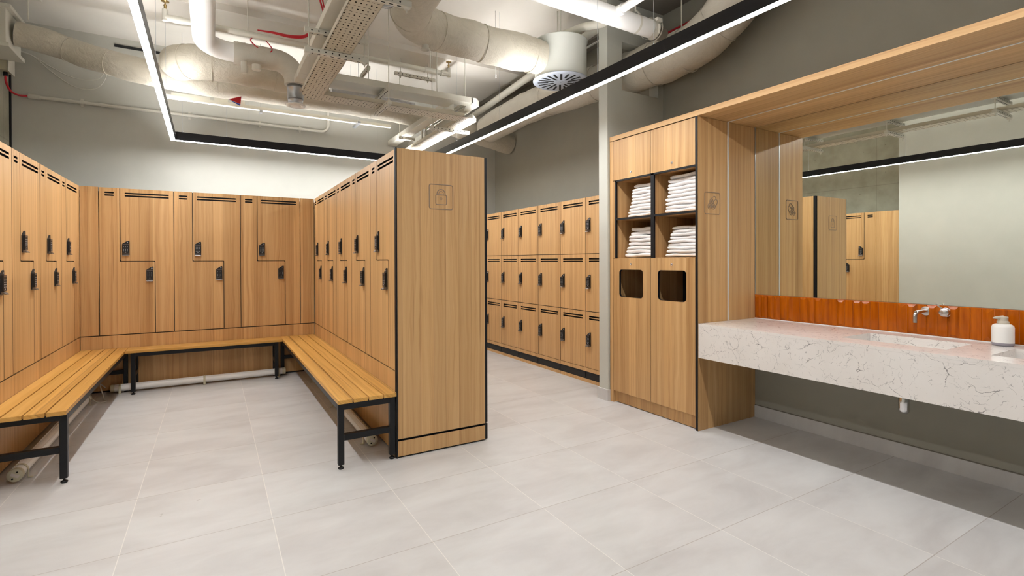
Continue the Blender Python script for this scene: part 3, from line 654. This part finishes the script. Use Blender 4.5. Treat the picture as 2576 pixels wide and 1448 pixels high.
# soap bottle
sx, sy, s0 = 4.075, 1.098, 0.8835
t = thing('soap_dispenser', 'white soap pump bottle with a grey head on the counter', 'soap bottle', (sx, sy, s0))
part('bottle', MB().lathe([(0.0, 0.012), (0.0505, 0.012), (0.0515, 0.020), (0.0515, 0.108), (0.048, 0.120), (0.038, 0.128), (0.027, 0.131), (0, 0.131)], (sx, sy, s0), n=40), 'white', t)
part('base', MB().lathe([(0.043, 0.0), (0.049, 0.004), (0.0515, 0.010), (0.0515, 0.019)], (sx, sy, s0), n=40), 'soapbase', t, 'grey base band')
part('collar', MB().lathe([(0.028, 0.131), (0.028, 0.145), (0.024, 0.146), (0.024, 0.150), (0.0, 0.150)], (sx, sy, s0)), 'soapgrey', t)
hd = MB().lathe([(0.023, 0.150), (0.024, 0.166), (0.025, 0.170), (0.023, 0.173), (0, 0.174)], (sx, sy, s0)); hd.tube([(sx, sy, s0+0.166), (sx-0.030, sy+0.020, s0+0.167), (sx-0.046, sy+0.031, s0+0.165)], [0.014, 0.009, 0.004], 12)
part('pump_head', hd, 'soapgrey', t)
t = thing('bottle_trap', 'chrome bottle trap hanging below the counter', 'drain trap', (3.85, 1.51, 0.42))
part('cup', MB().lathe([(0.0, 0.0), (0.018, 0.003), (0.028, 0.014), (0.031, 0.028), (0.031, 0.115), (0.029, 0.12), (0, 0.12)], (3.85, 1.512, 0.402)), 'chrome', t)
part('tail_pipe', MB().cyl((3.85, 1.512, 0.522), (3.85, 1.512, 0.600), 0.016), 'chrome', t); part('waste_pipe', MB().cyl((3.88, 1.512, 0.49), (XR-0.003, 1.512, 0.49), 0.016), 'chrome', t)

# ================================================================ suspended LED line
LZ = 2.81; LW = 0.046; LH = 0.075
t = thing('linear_light', 'black suspended linear light running in a U over the benches and the aisle', 'lamp', (1.15, 3.0, LZ))
xa, xb, ya = -0.394, 2.655, 7.03
def prof(name, p0, p1, label):
    p0, p1 = Vector(p0), Vector(p1); c = Vector((0, 0, LH/2+0.003))
    sd = (p1-p0).normalized().cross(Vector((0, 0, 1))); m = MB().rbar(p0+c, p1+c, LW, LH)
    for s_ in (-1, 1): q_ = sd*s_*(LW/2-0.002)+Vector((0, 0, LH+0.013)); m.rbar(p0+q_, p1+q_, 0.004, 0.021)
    pr_ = part('profile', m, 'blackled', t, label); d = (p1-p0).normalized()*0.002
    part('diffuser', MB().rbar(p0+Vector((0, 0, 0.0012))+d, p1+Vector((0, 0, 0.0012))-d, LW-0.004, 0.0024), 'led', pr_, 'glowing white diffuser')
    part('top_diffuser', MB().rbar(p0+Vector((0, 0, LH+0.0042))+d, p1+Vector((0, 0, LH+0.0042))-d, LW-0.020, 0.0024), 'ledup', pr_, 'glowing upward diffuser')
prof('a', (-0.345, 0.4, LZ), (xa, ya+LW/2, LZ), 'profile over the left bench')
prof('b', (xa+LW/2+0.001, ya, LZ), (xb-LW/2-0.012, ya, LZ), 'profile along the back wall')
prof('c', (xb-0.002, ya+LW/2, LZ), (2.697, -1.4, LZ), 'profile over the aisle')
def wire(x, y, z0=LZ+LH+0.006): part('suspension_wire', MB().cyl((x, y, z0), (x, y, CZ-0.001), 0.0012, 6).cyl((x, y, z0-0.004), (x, y, z0+0.035), 0.004, 8), 'galv', t)
for x in (-0.30, 0.145, 0.39, 1.62, 1.98): wire(x, ya)
for y in (0.6, 2.0, 3.4, 4.8, 5.9): wire(-0.325-0.0076*(y+2), y)
for y in (0.3, 1.55, 2.55, 3.15, 4.75, 5.85): wire(2.700-0.005*(y+2), y)

# ================================================================ ceiling services
def P(a, b, h): return (a*h, b*h, 1.4+h)
def clip_ring(mb, c, d, r, w_=0.012):
    mb.tube([Vector(c)-Vector(d)*w_/2, Vector(c)+Vector(d)*w_/2], r, 28, caps=False)
# cable trays
def tray_L(mb, runs, z0, z1, th=0.002):
    for (x0, x1, y0, y1, sides) in runs:
        mb.box(x0, x1, y0, y1, z0, z0+th)
        if 'w' in sides: mb.box(x0, x0+th, y0, y1, z0, z1)
        if 'e' in sides: mb.box(x1-th, x1, y0, y1, z0, z1)
        if 's' in sides: mb.box(x0, x1, y0, y0+th, z0, z1)
        if 'n' in sides: mb.box(x0, x1, y1-th, y1, z0, z1)
t = thing('cable_tray', 'perforated cream cable tray, lower of the two trays, turning twice to the back wall', 'cable tray', (0.83, 4.0, 3.02))
part('long_run', (lambda m: (tray_L(m, [(0.737, 0.935, -2.2, 5.15, 'we')], 3.02, 3.062), m)[1])(MB()), 'perf', t)
m = MB(); tray_L(m, [(0.84, 2.44, 5.15, 5.36, 's')], 3.02, 3.062); m.box(1.0, 2.43, 5.358, 5.36, 3.0225, 3.062); m.plate([[(0.737, 5.15), (0.84, 5.15), (0.84, 5.36), (0.80, 5.34), (0.75, 5.24)]], 0.002, O=(0, 0, 3.02), U=(1, 0, 0), V=(0, 1, 0), N=(0, 0, 1))
part('cross_run', m, 'perf', t)
m = MB(); tray_L(m, [(2.44, 2.645, 5.36, 7.58, 'we')], 3.02, 3.062); m.plate([[(2.44, 5.15), (2.54, 5.15), (2.645, 5.27), (2.645, 5.36), (2.44, 5.36)]], 0.002, O=(0, 0, 3.02), U=(1, 0, 0), V=(0, 1, 0), N=(0, 0, 1)); m.rbar((2.54, 5.15, 3.041), (2.645, 5.27, 3.041), 0.002, 0.042)
part('end_run', m, 'perf', t)
t = thing('cable_trunking', 'solid cream metal cable trunking above the perforated tray', 'cable tray', (0.86, 4.0, 3.17))
part('long_run', MB().box(0.70, 1.025, -2.2, 5.10, 3.17, 3.235), 'paintpipe', t, bevel=0.003)
part('cross_run', MB().box(0.70, 2.52, 5.10, 5.23, 3.17, 3.235).box(0.70, 2.35, 5.27, 5.42, 3.185, 3.235).box(0.8, 2.36, 5.23, 5.27, 3.20, 3.22), 'paintpipe', t, bevel=0.003)
m = MB().plate([[(2.52, 5.10), (2.56, 5.10), (2.63, 5.17), (2.63, 5.42), (2.56, 5.42), (2.50, 5.27), (2.50, 5.10)]], 0.065, O=(0, 0, 3.17), U=(1, 0, 0), V=(0, 1, 0), N=(0, 0, 1)); m.box(2.60, 2.64, 5.42, 7.55, 3.17, 3.235)
part('end_run', m, 'paintpipe', t, bevel=0.003); part('side_run', MB().box(2.30, 2.43, 5.42, 7.58, 3.165, 3.235), 'paintpipe', t, bevel=0.003)
for k in range(4):
    x = 2.535+k*0.05
    solo('conduit', MB().tube([(x, 5.40, 3.255), (x, 6.7, 3.255)]+arc((x, 6.7, 3.205), 0.05, 90, 0, 5, (0, 1, 0), (0, 0, 1))+[(x, 6.75, 3.10)], 0.011, 10), 'paintpipe',
         ['leftmost', 'second', 'third', 'rightmost'][k]+' of four slim parallel conduits above the aisle light', 'pipe', 'four slim conduits beside the cable trays')
def strut(label, p0, p1, rods, grp='slotted strut channels carrying the cable trays'):
    t = thing('strut_channel', label, 'bracket', tuple((Vector(p0)+Vector(p1))/2), grp); p0, p1 = Vector(p0), Vector(p1); d = (p1-p0).normalized(); L = (p1-p0).length
    m = MB().rbar(p0, p1, 0.041, 0.036); m.mat(1); sd = d.cross(Vector((0, 0, 1)))
    k = 0.05
    while k < L-0.03:
        q = p0+d*k
        m.rbar(q-d*0.012-Vector((0, 0, 0.0185)), q+d*0.012-Vector((0, 0, 0.0185)), 0.009, 0.001)
        for s_ in (-1, 1): m.lathe([(0.006, 0), (0.006, 0.0006)], q+sd*s_*0.0207, sd*s_, 8)
        k += 0.05
    part('channel', m, ['paintpipe', 'darkhole'], t)
    for (x, y, z1) in rods:
        r_ = part('threaded_rod', MB().cyl((x, y, p0.z-0.05), (x, y, z1), 0.0055, 8), 'paintpipe', t)
        part('nut', MB().lathe([(0.014, -0.032), (0.014, -0.020), (0.022, -0.020), (0.022, -0.018)], (x, y, p0.z), n=8).lathe([(0.014, 0.019), (0.014, 0.031)], (x, y, p0.z), n=8), 'paintpipe', r_)
for k, y in enumerate((4.07, 3.05, 2.03)):
    nm = ['across the trays above the front of the lockers', 'across the trays at the top edge of the frame', 'across the trays, rightmost seen in the mirror'][k]
    strut('lower slotted strut '+nm, (0.60, y, 3.000), (1.075, y, 3.000), [(0.63, y, CZ), (1.048, y, CZ)]); strut('upper slotted strut '+nm, (0.60, y, 3.150), (1.075, y, 3.150), [])
strut('lower slotted strut under the cross run of trays', (1.535, 4.99, 3.000), (1.535, 5.50, 3.000), [(1.535, 5.02, CZ)])
strut('upper slotted strut under the cross run of trays', (1.535, 5.02, 3.150), (1.535, 5.50, 3.150), [])
strut('slotted strut under the tray end run beside the aisle light', (2.24, 5.70, 3.000), (2.76, 5.70, 3.000), [(2.27, 5.70, CZ)])
strut('small strut at the end of the trunking by the back wall', (2.26, 6.95, 3.145), (2.50, 6.95, 3.145), [(2.28, 6.95, CZ)])
strut('bright galvanised bracket hanging behind the trays', (1.60, 6.02, 3.70), (1.60, 6.36, 3.70), [(1.60, 6.05, CZ)], None)
strut('slim channel hanging near the ceiling at the right back', (2.00, 6.30, 3.80), (2.55, 6.30, 3.80), [(2.08, 6.30, CZ), (2.45, 6.30, CZ)], None)
for (x, y), lb in (((1.36, 5.13), 'thin vertical rod left of the other two above the trunking cross run'), ((2.10, 5.13), 'middle thin vertical rod above the trunking cross run'), ((2.46, 5.18), 'thin vertical rod at the right corner of the trunking')):
    solo('threaded_rod', MB().cyl((x, y, 3.236), (x, y, CZ), 0.005, 8), 'paintpipe', lb, 'rod', 'rods above the trunking cross run')
# sprinkler pipe
def pipe(mb, pts, r, n=16): return mb.tube(pts, r, n)
t = thing('sprinkler_pipe', 'cream sprinkler pipe crossing below the ceiling behind the trays', 'pipe', (1.0, 5.5, 3.6)); z = 3.60; y = 5.5
part('pipe', MB().tube([(-0.36, y, z), (2.40, y, z)], 0.027, 16).cyl((-0.30, y, z), (-0.23, y, z), 0.033).cyl((2.30, y, z), (2.35, y, z), 0.033).cyl((2.10, y, z), (2.24, y, z), 0.033), 'paintpipe', t)
for x in (-0.36, 2.40):
    part('sprinkler_head', MB().cyl((x, y, z-0.03), (x, y, z+0.07), 0.024).mat(1).lathe([(0.012, 0.07), (0.010, 0.10), (0.016, 0.105), (0.006, 0.12), (0.006, 0.14), (0.032, 0.142), (0.032, 0.145)], (x, y, z)), ['paintpipe', 'brass'], t, 'brass sprinkler head')
part('hanger', MB().cyl((2.17, y, z+0.02), (2.17, y, CZ), 0.008).lathe([(0.03, 0.30), (0.012, 0.37)], (2.17, y, z)), 'paintpipe', t)
for x in (0.30, 0.98): part('hanger', MB().cyl((x, y, z+0.02), (x, y, CZ), 0.005), 'paintpipe', t)
solo('red_cable', MB().tube(smooth_path([(0.38, 5.46, 3.64), (0.52, 5.455, 3.645), (0.66, 5.455, 3.642), (0.78, 5.45, 3.66), (0.84, 5.46, 3.70)], 6), [0.006+0.010*min(1, i/12) for i in range(25)], 10), 'red', 'thick red cable bundle tied to the sprinkler pipe', 'cable')
solo('red_wire', MB().tube(smooth_path([(0.38, 5.52, 3.62), (0.33, 5.6, 3.58), (0.44, 5.62, 3.50), (0.50, 5.64, 3.46), (0.56, 5.7, 3.48)], 8), 0.006, 8).tube(smooth_path([(0.44, 5.53, 3.60), (0.52, 5.58, 3.52), (0.42, 5.66, 3.47)], 8), 0.005, 8), 'red', 'loose red wires hanging from the sprinkler pipe', 'cable')
solo('wall_conduit_drop', MB().cyl((0.80, 4.28, 3.50), (0.80, 4.28, CZ), 0.019).cyl((0.80, 4.28, 3.36), (0.80, 4.28, 3.50), 0.027), 'paintpipe', 'short vertical conduit dropping to the trunking beside red wires', 'pipe')
solo('red_wire', MB().tube(smooth_path([(0.745, 4.3, CZ), (0.72, 4.3, 3.85), (0.755, 4.3, 3.70), (0.74, 4.28, 3.55), (0.78, 4.26, 3.38)], 8), 0.007, 8).tube(smooth_path([(0.755, 4.3, CZ), (0.76, 4.3, 3.85), (0.73, 4.3, 3.68), (0.765, 4.28, 3.52), (0.79, 4.25, 3.38)], 8), 0.006, 8), 'red', 'twisted red wires hanging beside the vertical conduit', 'cable')
# white spiral duct, elbow, cross duct, extract valve
t = thing('spiral_duct', 'white round duct coming overhead then turning right behind the light', 'duct', (-0.06, 4.0, 3.47)); hz = 3.47
pts = [(-0.065, -2.2, hz), (-0.065, 5.45, hz)]+arc((0.185, 5.45, hz), 0.25, 180, 90, 8, (1, 0, 0), (0, 1, 0))[1:]
m = MB().tube(pts, 0.092, 28)
for k in range(40): clip_ring(m, (-0.065, 5.35-k*0.14, hz), (0, 1, 0), 0.0935, 0.006)
part('white_run', m, 'white', t)
pts = [(0.185, 5.70, hz), (0.56, 5.70, hz)]+arc((0.56, 5.70, hz-0.19), 0.19, 90, 0, 8, (1, 0, 0), (0, 0, 1))[1:]+[(0.75, 5.70, 3.24)]
m = MB().tube(pts, 0.108, 28)
for x in (0.22, 0.28, 0.34, 0.44, 0.52): clip_ring(m, (x, 5.70, hz), (1, 0, 0), 0.111, 0.010)
part('cross_run', m, 'wrapR', t)
st_ = part('galvanised_stub', MB().lathe([(0.079, 0.0), (0.079, 0.10), (0.084, 0.102), (0.084, 0.118), (0.079, 0.12), (0.079, 0.15), (0.070, 0.152)], (0.75, 5.70, 3.10)).lathe([(0.071, -0.07), (0.071, -0.03), (0.075, -0.028), (0.075, -0.022), (0.071, -0.02), (0.071, 0.0)], (0.75, 5.70, 3.11)), 'galv', t, 'bare galvanised stub')
part('extract_valve', MB().lathe([(0.0, -0.012), (0.045, -0.012), (0.050, -0.006), (0.052, 0.004), (0.056, 0.004), (0.060, -0.006), (0.094, -0.002), (0.097, 0.006), (0.090, 0.012), (0, 0.012)], (0.75, 5.70, 3.03)), 'white', t)
solo('duct_sensor', MB().cyl((0.27, 5.60, 3.36), (0.27, 5.60, 3.25), 0.028).cyl((0.38, 5.60, 3.35), (0.38, 5.60, 3.30), 0.042), 'paintpipe', 'two small grey cylinders under the duct elbow', 'sensor')
# big insulated ducts
def ins_duct(label, pts, r, seams, wm='wrap', n=6, wob=0.10, caps=True):
    t = thing('insulated_duct', label, 'duct', tuple(pts[0])); path = smooth_path(pts, n); R = r if isinstance(r, list) else None
    RR = [r*(1+0.0) for _ in path] if not R else [R[0]+(R[1]-R[0])*i/(len(path)-1) for i in range(len(path))]
    for i in range(len(path)):
        if i % seams == 0 and 0 < i < len(path)-1: RR[i] *= 0.965
    part('sleeve', MB().tube(path, RR, 30, caps=caps, wob=wob, seed=len(label)), wm, t)
    for i in range(seams, len(path)-1, seams):
        d = (path[i+1]-path[i-1]).normalized(); c = path[i]; ref = Vector((0, 0, 1)); u = d.cross(ref).normalized(); v = d.cross(u)
        part('seam_band', MB().tube([c+(u*math.cos(2*PI*k/24)+v*math.sin(2*PI*k/24))*RR[i]*1.03 for k in range(25)], 0.005, 6, caps=False), wm, t)
    return t
ins_duct('fat insulated duct bend behind the white round duct', [(1.15, 6.22, 3.46), (0.8, 6.20, 3.47), (0.4, 6.18, 3.48), (0.0, 6.18, 3.48), (-0.16, 6.20, 3.48), (-0.26, 6.27, 3.48), (-0.31, 6.37, 3.49)], 0.172, 9)
ins_duct('long snaking insulated duct below the ceiling along the back wall', [(-1.715, 7.00, 3.735), (-1.45, 7.02, 3.70), (-1.25, 7.00, 3.64), (-1.02, 6.90, 3.565), (-0.78, 6.82, 3.50), (-0.5, 6.75, 3.45), (-0.2, 6.72, 3.43), (0.2, 6.71, 3.43), (0.7, 6.71, 3.44), (1.2, 6.71, 3.44), (1.8, 6.72, 3.44), (2.3, 6.76, 3.44), (3.0, 6.9, 3.42), (3.6, 7.0, 3.35), (4.15, 7.05, 3.28)], [0.125, 0.150], 10)
ins_duct('large insulated duct running to the round swirl diffuser', [(1.36, 1.9, 3.48), (1.36, 2.9, 3.48), (1.37, 3.75, 3.48), (1.48, 4.14, 3.48), (1.75, 4.28, 3.48), (2.1, 4.30, 3.48), (2.45, 4.30, 3.48), (2.89, 4.30, 3.48)], 0.172, 8)
ins_duct('large insulated duct along the right wall between nib and back corner', [(3.60, 6.74, 3.39), (3.60, 6.3, 3.42), (3.61, 5.6, 3.43), (3.66, 5.0, 3.42), (3.74, 4.4, 3.40), (3.82, 3.98, 3.385)], 0.20, 8, 'wrapR')
ins_duct('large insulated duct leaving the nib opening and rising over the cabinet', [(3.82, 3.975, 3.385), (3.82, 3.7, 3.37), (3.82, 3.40, 3.36), (3.83, 3.15, 3.38), (3.84, 2.90, 3.48), (3.85, 2.6, 3.68), (3.86, 2.25, 3.79)], [0.215, 0.20], 8, 'wrapR')
solo('foil_duct', MB().tube(smooth_path([(1.25, 6.42, 3.44), (1.7, 6.42, 3.45), (2.30, 6.44, 3.44)], 12), 0.075, 24, wob=0.25), 'foil', 'bare crumpled silver foil duct behind the trunking', 'duct')
solo('air_unit', MB().box(XL, -1.74, 6.80, 7.25, 3.55, 3.93).box(XL, -1.70, 6.78, 7.27, 3.90, 3.94).box(XL, -1.715, 6.78, 7.27, 3.52, 3.56), 'paintpipe', 'cream metal duct box at the left edge below the ceiling', 'duct box', bevel=0.004)
solo('threaded_rod', MB().cyl((-1.60, 6.9, 3.85), (-1.60, 6.9, CZ), 0.008, 8).rbar((-1.68, 6.9, CZ-0.006), (-1.50, 6.9, CZ-0.006), 0.03, 0.01), 'paintpipe', 'thin rod from the ceiling to the duct at the far left', 'rod')
# swirl diffuser
cx_, cy_, cz0, cz1, cr = 3.15, 4.30, 3.285, 3.68, 0.272
t = thing('swirl_diffuser', 'round grey-white air diffuser drum hanging below the ceiling', 'air diffuser', (cx_, cy_, cz0))
part('drum', MB().lathe([(cr, 0.0), (cr, cz1-cz0-0.01), (cr+0.010, cz1-cz0-0.008), (cr+0.010, cz1-cz0), (0, cz1-cz0)], (cx_, cy_, cz0), n=48), 'nib', t)
fc = part('face_plate', MB().lathe([(0.0, -0.012), (0.270, -0.012), (0.290, -0.006), (0.292, 0.0), (0.270, 0.004)], (cx_, cy_, cz0), n=48), 'diffblue', t, 'pale blue-grey face plate')
m = MB()
for k in range(20):
    a = 2*PI*k/20; d = Vector((math.cos(a), math.sin(a), 0)); off = Vector((-math.sin(a), math.cos(a), 0))*0.006; r0 = 0.075 if k % 2 else 0.13
    c = Vector((cx_, cy_, cz0-0.0125)); m.rbar(c+d*r0+off, c+d*0.240+off, 0.022, 0.0016)
part('slots', m, 'darkhole', fc, 'black radial slots'); part('centre_screw', MB().lathe([(0.035, -0.014), (0.035, -0.012)], (cx_, cy_, cz0)).lathe([(0.007, -0.018), (0.007, -0.013)], (cx_, cy_, cz0)), 'diffblue', fc)
part('hanger_rod', MB().cyl((cx_, cy_, cz1), (cx_, cy_, CZ), 0.007, 8).cyl((cx_+0.05, cy_+0.12, cz1), (cx_+0.05, cy_+0.12, CZ), 0.007, 8), 'paintpipe', t)
# thick drain pipe with coupling and branch
t = thing('drain_pipe', 'thick white pipe with a clamp coupling crossing toward the right wall', 'pipe', (2.6, 3.30, 3.50)); z = 3.50; y = 3.30
part('pipe', MB().tube([(1.75, y, z+0.02), (3.44, y, z)], 0.078, 24).tube([(3.47, y, z), (XR-0.002, y, z-0.02)], 0.066, 24) if False else MB().tube([(1.75, y, z+0.02), (3.43, y, z)], 0.078, 24), 'white', t)
cp = MB(); clip_ring(cp, (3.44, y, z), (1, 0, 0), 0.088, 0.05); clip_ring(cp, (3.40, y, z), (1, 0, 0), 0.094, 0.012); clip_ring(cp, (3.48, y, z), (1, 0, 0), 0.094, 0.012); cp.rbar((3.41, y-0.085, z+0.05), (3.47, y-0.085, z+0.05), 0.03, 0.03); cp.lathe([(0.010, -0.05), (0.010, 0.03)], (3.44, y-0.09, z-0.02), n=8)
part('clamp_coupling', cp, 'paintpipe', t)
part('branch', MB().tube([(2.98, y-0.04, z+0.02), (2.98, 0.8, z+0.06)], 0.034, 18).cyl((2.98, y-0.12, z+0.02), (2.98, y-0.06, z+0.02), 0.044).lathe([(0.06, -0.03), (0.04, 0.03)], (2.98, y-0.05, z+0.02), (0, -1, 0)), 'white', t)
hg = MB().cyl((3.24, y, z+0.11), (3.24, y, CZ), 0.006, 8); clip_ring(hg, (3.24, y, z), (1, 0, 0), 0.082, 0.025); hg.rbar((3.24, y-0.05, z+0.07), (3.24, y, z+0.13), 0.025, 0.004); part('hanger', hg, 'paintpipe', t)
solo('stub_pipe', MB().tube([(3.49, y, z), (3.60, 3.32, 3.49)], 0.060, 20), 'ceildark', 'dark pipe end continuing past the clamp coupling', 'pipe')
solo('ceiling_pipe', MB().tube([(3.50, 3.98, 3.86), (3.53, 5.2, 3.80), (3.54, 7.58, 3.66)], 0.046, 18), 'paintpipe', 'cream pipe running to the back wall above the right duct', 'pipe')
solo('ceiling_pipe', MB().tube([(3.30, 3.42, 3.72), (3.29, 3.80, 3.72), (3.28, 4.1, 3.80), (3.28, 4.6, 3.88)], 0.040, 18), 'paintpipe', 'short cream pipe between the thick pipe and the wall nib top', 'pipe')
solo('red_pipe', MB().tube([(4.145, 3.80, 3.80), (4.145, 1.5, 3.80)], 0.014, 12).tube([(4.15, 3.80, 3.76), (4.15, 1.5, 3.76)], 0.008, 10), 'red', 'thin red pipe on the right wall behind the rising duct', 'pipe')
solo('threaded_rod', MB().cyl((3.86, 3.32, 3.58), (3.86, 3.32, CZ-0.05), 0.007, 8).rbar((3.83, 3.32, 3.585), (3.89, 3.32, 3.585), 0.04, 0.02), 'paintpipe', 'thin rod holding the duct over the cabinet', 'rod')
# flexible conduit and small fittings
fl = [Vector(p) for p in smooth_path([(1.03, 3.62, 3.31), (1.09, 3.66, 3.27), (1.16, 3.58, 3.29), (1.16, 3.42, 3.36), (1.12, 3.25, 3.44)], 14)]
solo('flexible_conduit', MB().tube(fl, [0.017+0.003*(i % 2) for i in range(len(fl))], 12), 'galv', 'curled flexible metal conduit beside the upper trunking', 'cable')
solo('ceiling_fitting', MB().cyl((1.62, 4.22, 3.31), (1.62, 4.22, 3.27), 0.03).lathe([(0.040, 0), (0.044, -0.006), (0.030, -0.012), (0.026, -0.004), (0, -0.004)], (1.62, 4.22, 3.27)), 'paintpipe', 'small round fitting poking out below the large duct', 'sprinkler')
solo('sprinkler_drop', MB().cyl((2.62, 4.75, 3.40), (2.62, 4.75, CZ), 0.005, 8).lathe([(0.006, 0.0), (0.010, 0.01), (0.006, 0.02), (0.011, 0.03), (0.006, 0.045)], (2.62, 4.75, 3.36)), 'white', 'thin white drop rod with beads below the ceiling, left of the diffuser', 'rod')
solo('warning_pennant', MB().plate([[(0, 0), (0.135, 0.055), (0.125, -0.035)]], 0.002, O=(0.16, 6.60, 3.255), U=(0.96, 0.1, 0), V=(0, 0, 1), N=(0, 1, 0)).mat(1).plate([[(0, -0.004), (0.125, -0.036), (0.120, -0.056)]], 0.002, O=(0.16, 6.60, 3.255), U=(0.96, 0.1, 0), V=(0, 0, 1), N=(0, 1, 0)), ['red', 'blue'], 'small red and blue triangular tag stuck below the snaking duct', 'tag')
# rail with slots above the back light, conduit and box on the walls
t = thing('slotted_rail', 'long slotted metal rail hanging above the back light', 'rail', (0.85, 6.93, 3.28))
m = MB().box(-0.46, 2.14, 6.90, 6.96, 3.262, 3.300); m.mat(1); x = -0.42
while x < 2.1: m.box(x, x+0.028, 6.921, 6.933, 3.2612, 3.2625); x += 0.055
part('rail', m, ['paintpipe', 'darkhole'], t)
part('hangers', MB().box(0.50, 0.53, 6.89, 6.97, 3.23, 3.262).box(1.66, 1.70, 6.80, 7.10, 3.235, 3.262).cyl((0.515, 6.93, 3.30), (0.515, 6.93, CZ), 0.004, 6).cyl((1.68, 6.83, 3.262), (1.68, 6.83, CZ), 0.004, 6), 'galv', t, 'galvanised hangers')
part('junction_boxes', MB().box(0.02, 0.16, 6.91, 6.96, 3.302, 3.36).box(0.22, 0.34, 6.91, 6.96, 3.302, 3.35).box(-0.40, -0.02, 6.91, 6.95, 3.302, 3.33), 'paintpipe', t)
z = 3.25
t = thing('wall_conduit', 'white conduit along the back wall, curving up at its right end', 'pipe', (0, YB, z))
part('pipe', MB().tube([(-1.73, YB-0.03, z), (1.33, YB-0.03, z)]+arc((1.33, YB-0.03, z+0.10), 0.10, -90, 0, 8, (1, 0, 0), (0, 0, 1))[1:]+[(1.43, YB-0.03, z+0.33)], 0.019, 14).cyl((-1.76, YB-0.03, z), (-1.66, YB-0.03, z), 0.027), 'paintpipe', t)
m = MB()
for x in (-1.30, -0.25, 0.55, 1.05): clip_ring(m, (x, YB-0.03, z), (1, 0, 0), 0.026, 0.03); m.box(x-0.012, x+0.012, YB-0.02, YB-0.002, z-0.045, z+0.045)
part('pipe_clip', m, 'paintpipe', t)
t = thing('junction_box', 'cream switch box on the left wall corner with a red cable below', 'box', (XL, 7.38, 3.53))
part('box', MB().box(XL+0.001, XL+0.075, 7.26, 7.44, 3.42, 3.60), 'cream', t, bevel=0.004); part('cover', MB().box(XL+0.075, XL+0.082, 7.25, 7.45, 3.41, 3.61), 'paintpipe', t); part('gland', MB().cyl((XL+0.035, 7.35, 3.42), (XL+0.035, 7.35, 3.38), 0.02), 'black', t)
solo('red_cable', MB().tube(smooth_path([(XL+0.035, 7.35, 3.39), (XL+0.035, 7.36, 3.32), (XL+0.05, 7.42, 3.25), (XL+0.09, 7.52, 3.235), (-1.76, YB-0.03, 3.25)], 8), 0.011, 10), 'red', 'red cable from the switch box to the wall conduit', 'cable')
for k, off in enumerate((0.0, 0.05)):
    solo('white_cable', MB().tube(smooth_path([(XL+0.03, 7.33+off*0.5, 3.60), (XL+0.06, 7.40, 3.68), (-1.72, 7.5, 3.69), (-1.56, 7.55, 3.60-off), (-1.36, 7.57, 3.52-off*2), (-1.16, 7.56, 3.54-off*2), (-1.08+off*0.4, 7.50, 3.66-off), (-1.12+off, 7.35, 3.80), (-1.22+off, 7.15, 3.80)], 8), 0.006, 8), 'whitecable', ['upper', 'lower'][k]+' of two white cables looping from the switch box to the duct', 'cable', 'white cables looping at the left wall')
